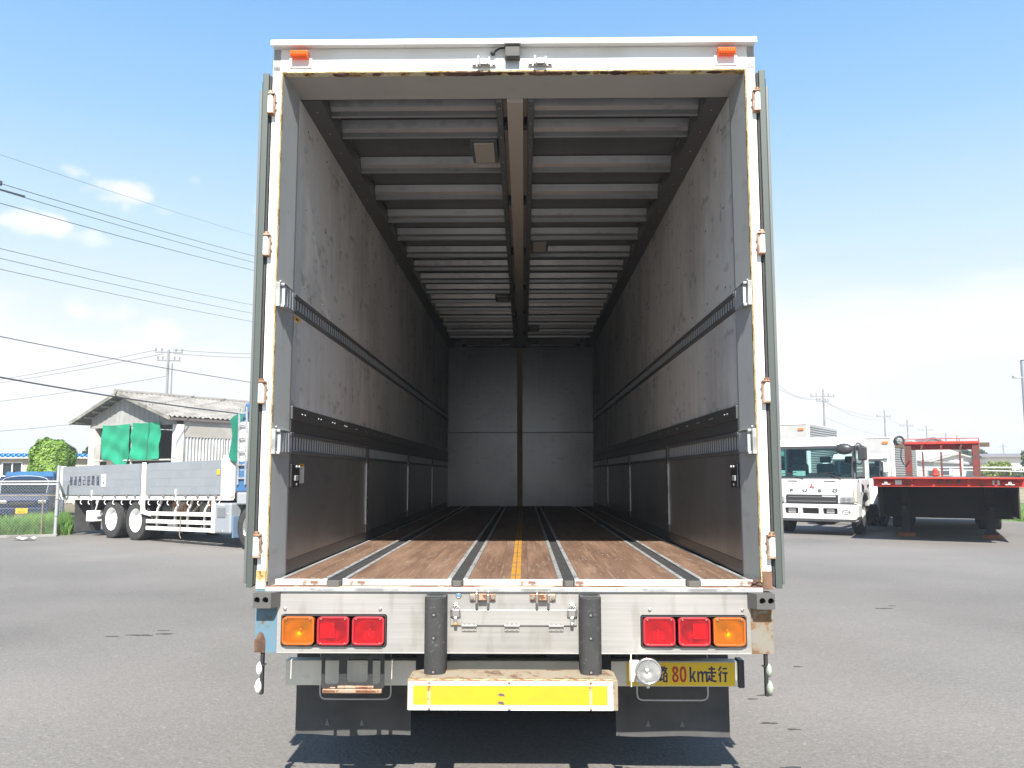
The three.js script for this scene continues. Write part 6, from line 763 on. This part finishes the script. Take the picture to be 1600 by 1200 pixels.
// wires: from a to b with a sag, each its own thing
const wireM = std([0.06, 0.065, 0.07], 0.5);
function wire(label, a, b, sag, r, group, mat = wireM) { const pts = []; for (let i = 0; i <= 16; i++) { const k = i / 16; pts.push(V(a[0] + (b[0] - a[0]) * k, a[1] + (b[1] - a[1]) * k - sag * 4 * k * (1 - k), a[2] + (b[2] - a[2]) * k)); } return tag(mesh('power_line', tube(pts, r, 32, 5), mat), label, 'power line', group); }
wire('thin high wire, the topmost crossing the sky beside the truck', [-17.54, 11.93, -20.70], [-16.51, 17.86, -54.28], 0.12, 0.006);
wire('upper black wire ending at a clamp, topmost of the close group of three', [-16.19, 10.27, -18.89], [-15.41, 15.53, -50.52], 0.12, 0.012);
wire('black wire with a thick sleeve, middle of the close group of three', [-16.19, 10.07, -18.91], [-15.41, 15.11, -50.57], 0.12, 0.012);
wire('black wire, lowest of the close group of three', [-16.19, 9.68, -18.95], [-15.50, 14.64, -50.61], 0.12, 0.012);
wire('thin wire, topmost of the middle group of three above the clouds', [-17.55, 8.89, -21.03], [-16.15, 12.82, -52.81], 0.12, 0.01);
wire('thin wire, middle of the middle group of three above the clouds', [-17.55, 8.58, -21.06], [-16.15, 12.25, -52.88], 0.12, 0.01);
wire('thin wire, lowest of the middle group of three above the clouds', [-17.55, 8.23, -21.10], [-16.15, 11.70, -52.94], 0.12, 0.01);
wire('twisted pair cable crossing above the pole behind the shed', [-17.56, 6.11, -21.33], [-12.84, 6.31, -41.50], 0.12, 0.016);
wire('thick black cable passing in front of the shed roof', [-13.50, 4.07, -15.58], [-8.36, 3.56, -25.76], 0.12, 0.022);
wire('fine wire rising to the top arm of the pole behind the shed', [-40.60, 7.94, -55.01], [-24.71, 9.91, -51.00], 0.12, 0.014);
wire('fine wire rising to the lower arm of the pole behind the shed', [-40.60, 7.74, -55.03], [-24.23, 9.65, -51.03], 0.12, 0.014);
wire('fine level wire leaving the top arm of the pole behind the shed', [-23.63, 9.91, -51.01], [-19.51, 11.67, -64.96], 0.12, 0.014);
wire('fine level wire leaving the lower arm of the pole behind the shed', [-23.54, 9.65, -51.04], [-19.51, 11.34, -65.00], 0.12, 0.014);
wire('low fine wire passing the middle of the pole behind the shed', [-40.60, 6.48, -55.17], [-23.98, 8.15, -51.20], 0.12, 0.014);
wire('low fine wire above the blue tiled roof', [-40.60, 4.52, -55.38], [-31.53, 5.31, -55.42], 0.12, 0.014);
wire('fine wire from the tallest far pole to the second far pole, upper', [29.64, 9.32, -80.00], [47.44, 9.25, -107.42], 0.50, 0.013);
wire('fine wire from the tallest far pole to the second far pole, lower', [30.61, 8.80, -80.07], [47.78, 8.74, -107.48], 0.50, 0.013);
wire('fine wire reaching the tallest far pole from beside the truck', [21.31, 9.21, -65.81], [29.44, 9.32, -80.00], 0.50, 0.013);
wire('second fine wire reaching the tallest far pole from beside the truck', [21.31, 8.89, -65.85], [30.35, 9.19, -80.03], 0.50, 0.013);
wire('fine wire between the second far pole and the third far pole', [48.64, 9.25, -107.44], [60.63, 9.42, -127.71], 0.50, 0.013);
wire('low fine wire sagging behind the white cab roof', [32.78, 7.66, -86.26], [67.32, 8.26, -147.05], 0.50, 0.013);
{ const o = mesh('line_clamp', [rb(-0.5, 0.05, -0.09, 0.06, -0.05, 0.05, 0.03, 2), bar(V(-0.1, 0.05, 0), V(-0.35, 0.4, 0), 0.03)], wireM); o.position.set(-15.21, 10.03, -19.13); tag(o, 'dark clamp on the black wire at the left edge of the sky', 'clamp'); }
{ const o = mesh('cable_sleeve', bar(V(-15.38, 9.89, -19.24), V(-16.18, 10.56, -21.87), 0.03, 8), wireM); tag(o, 'thick dark sleeve around the middle black wire near the left edge', 'cable sleeve'); }
renderer.render(scene, camera);
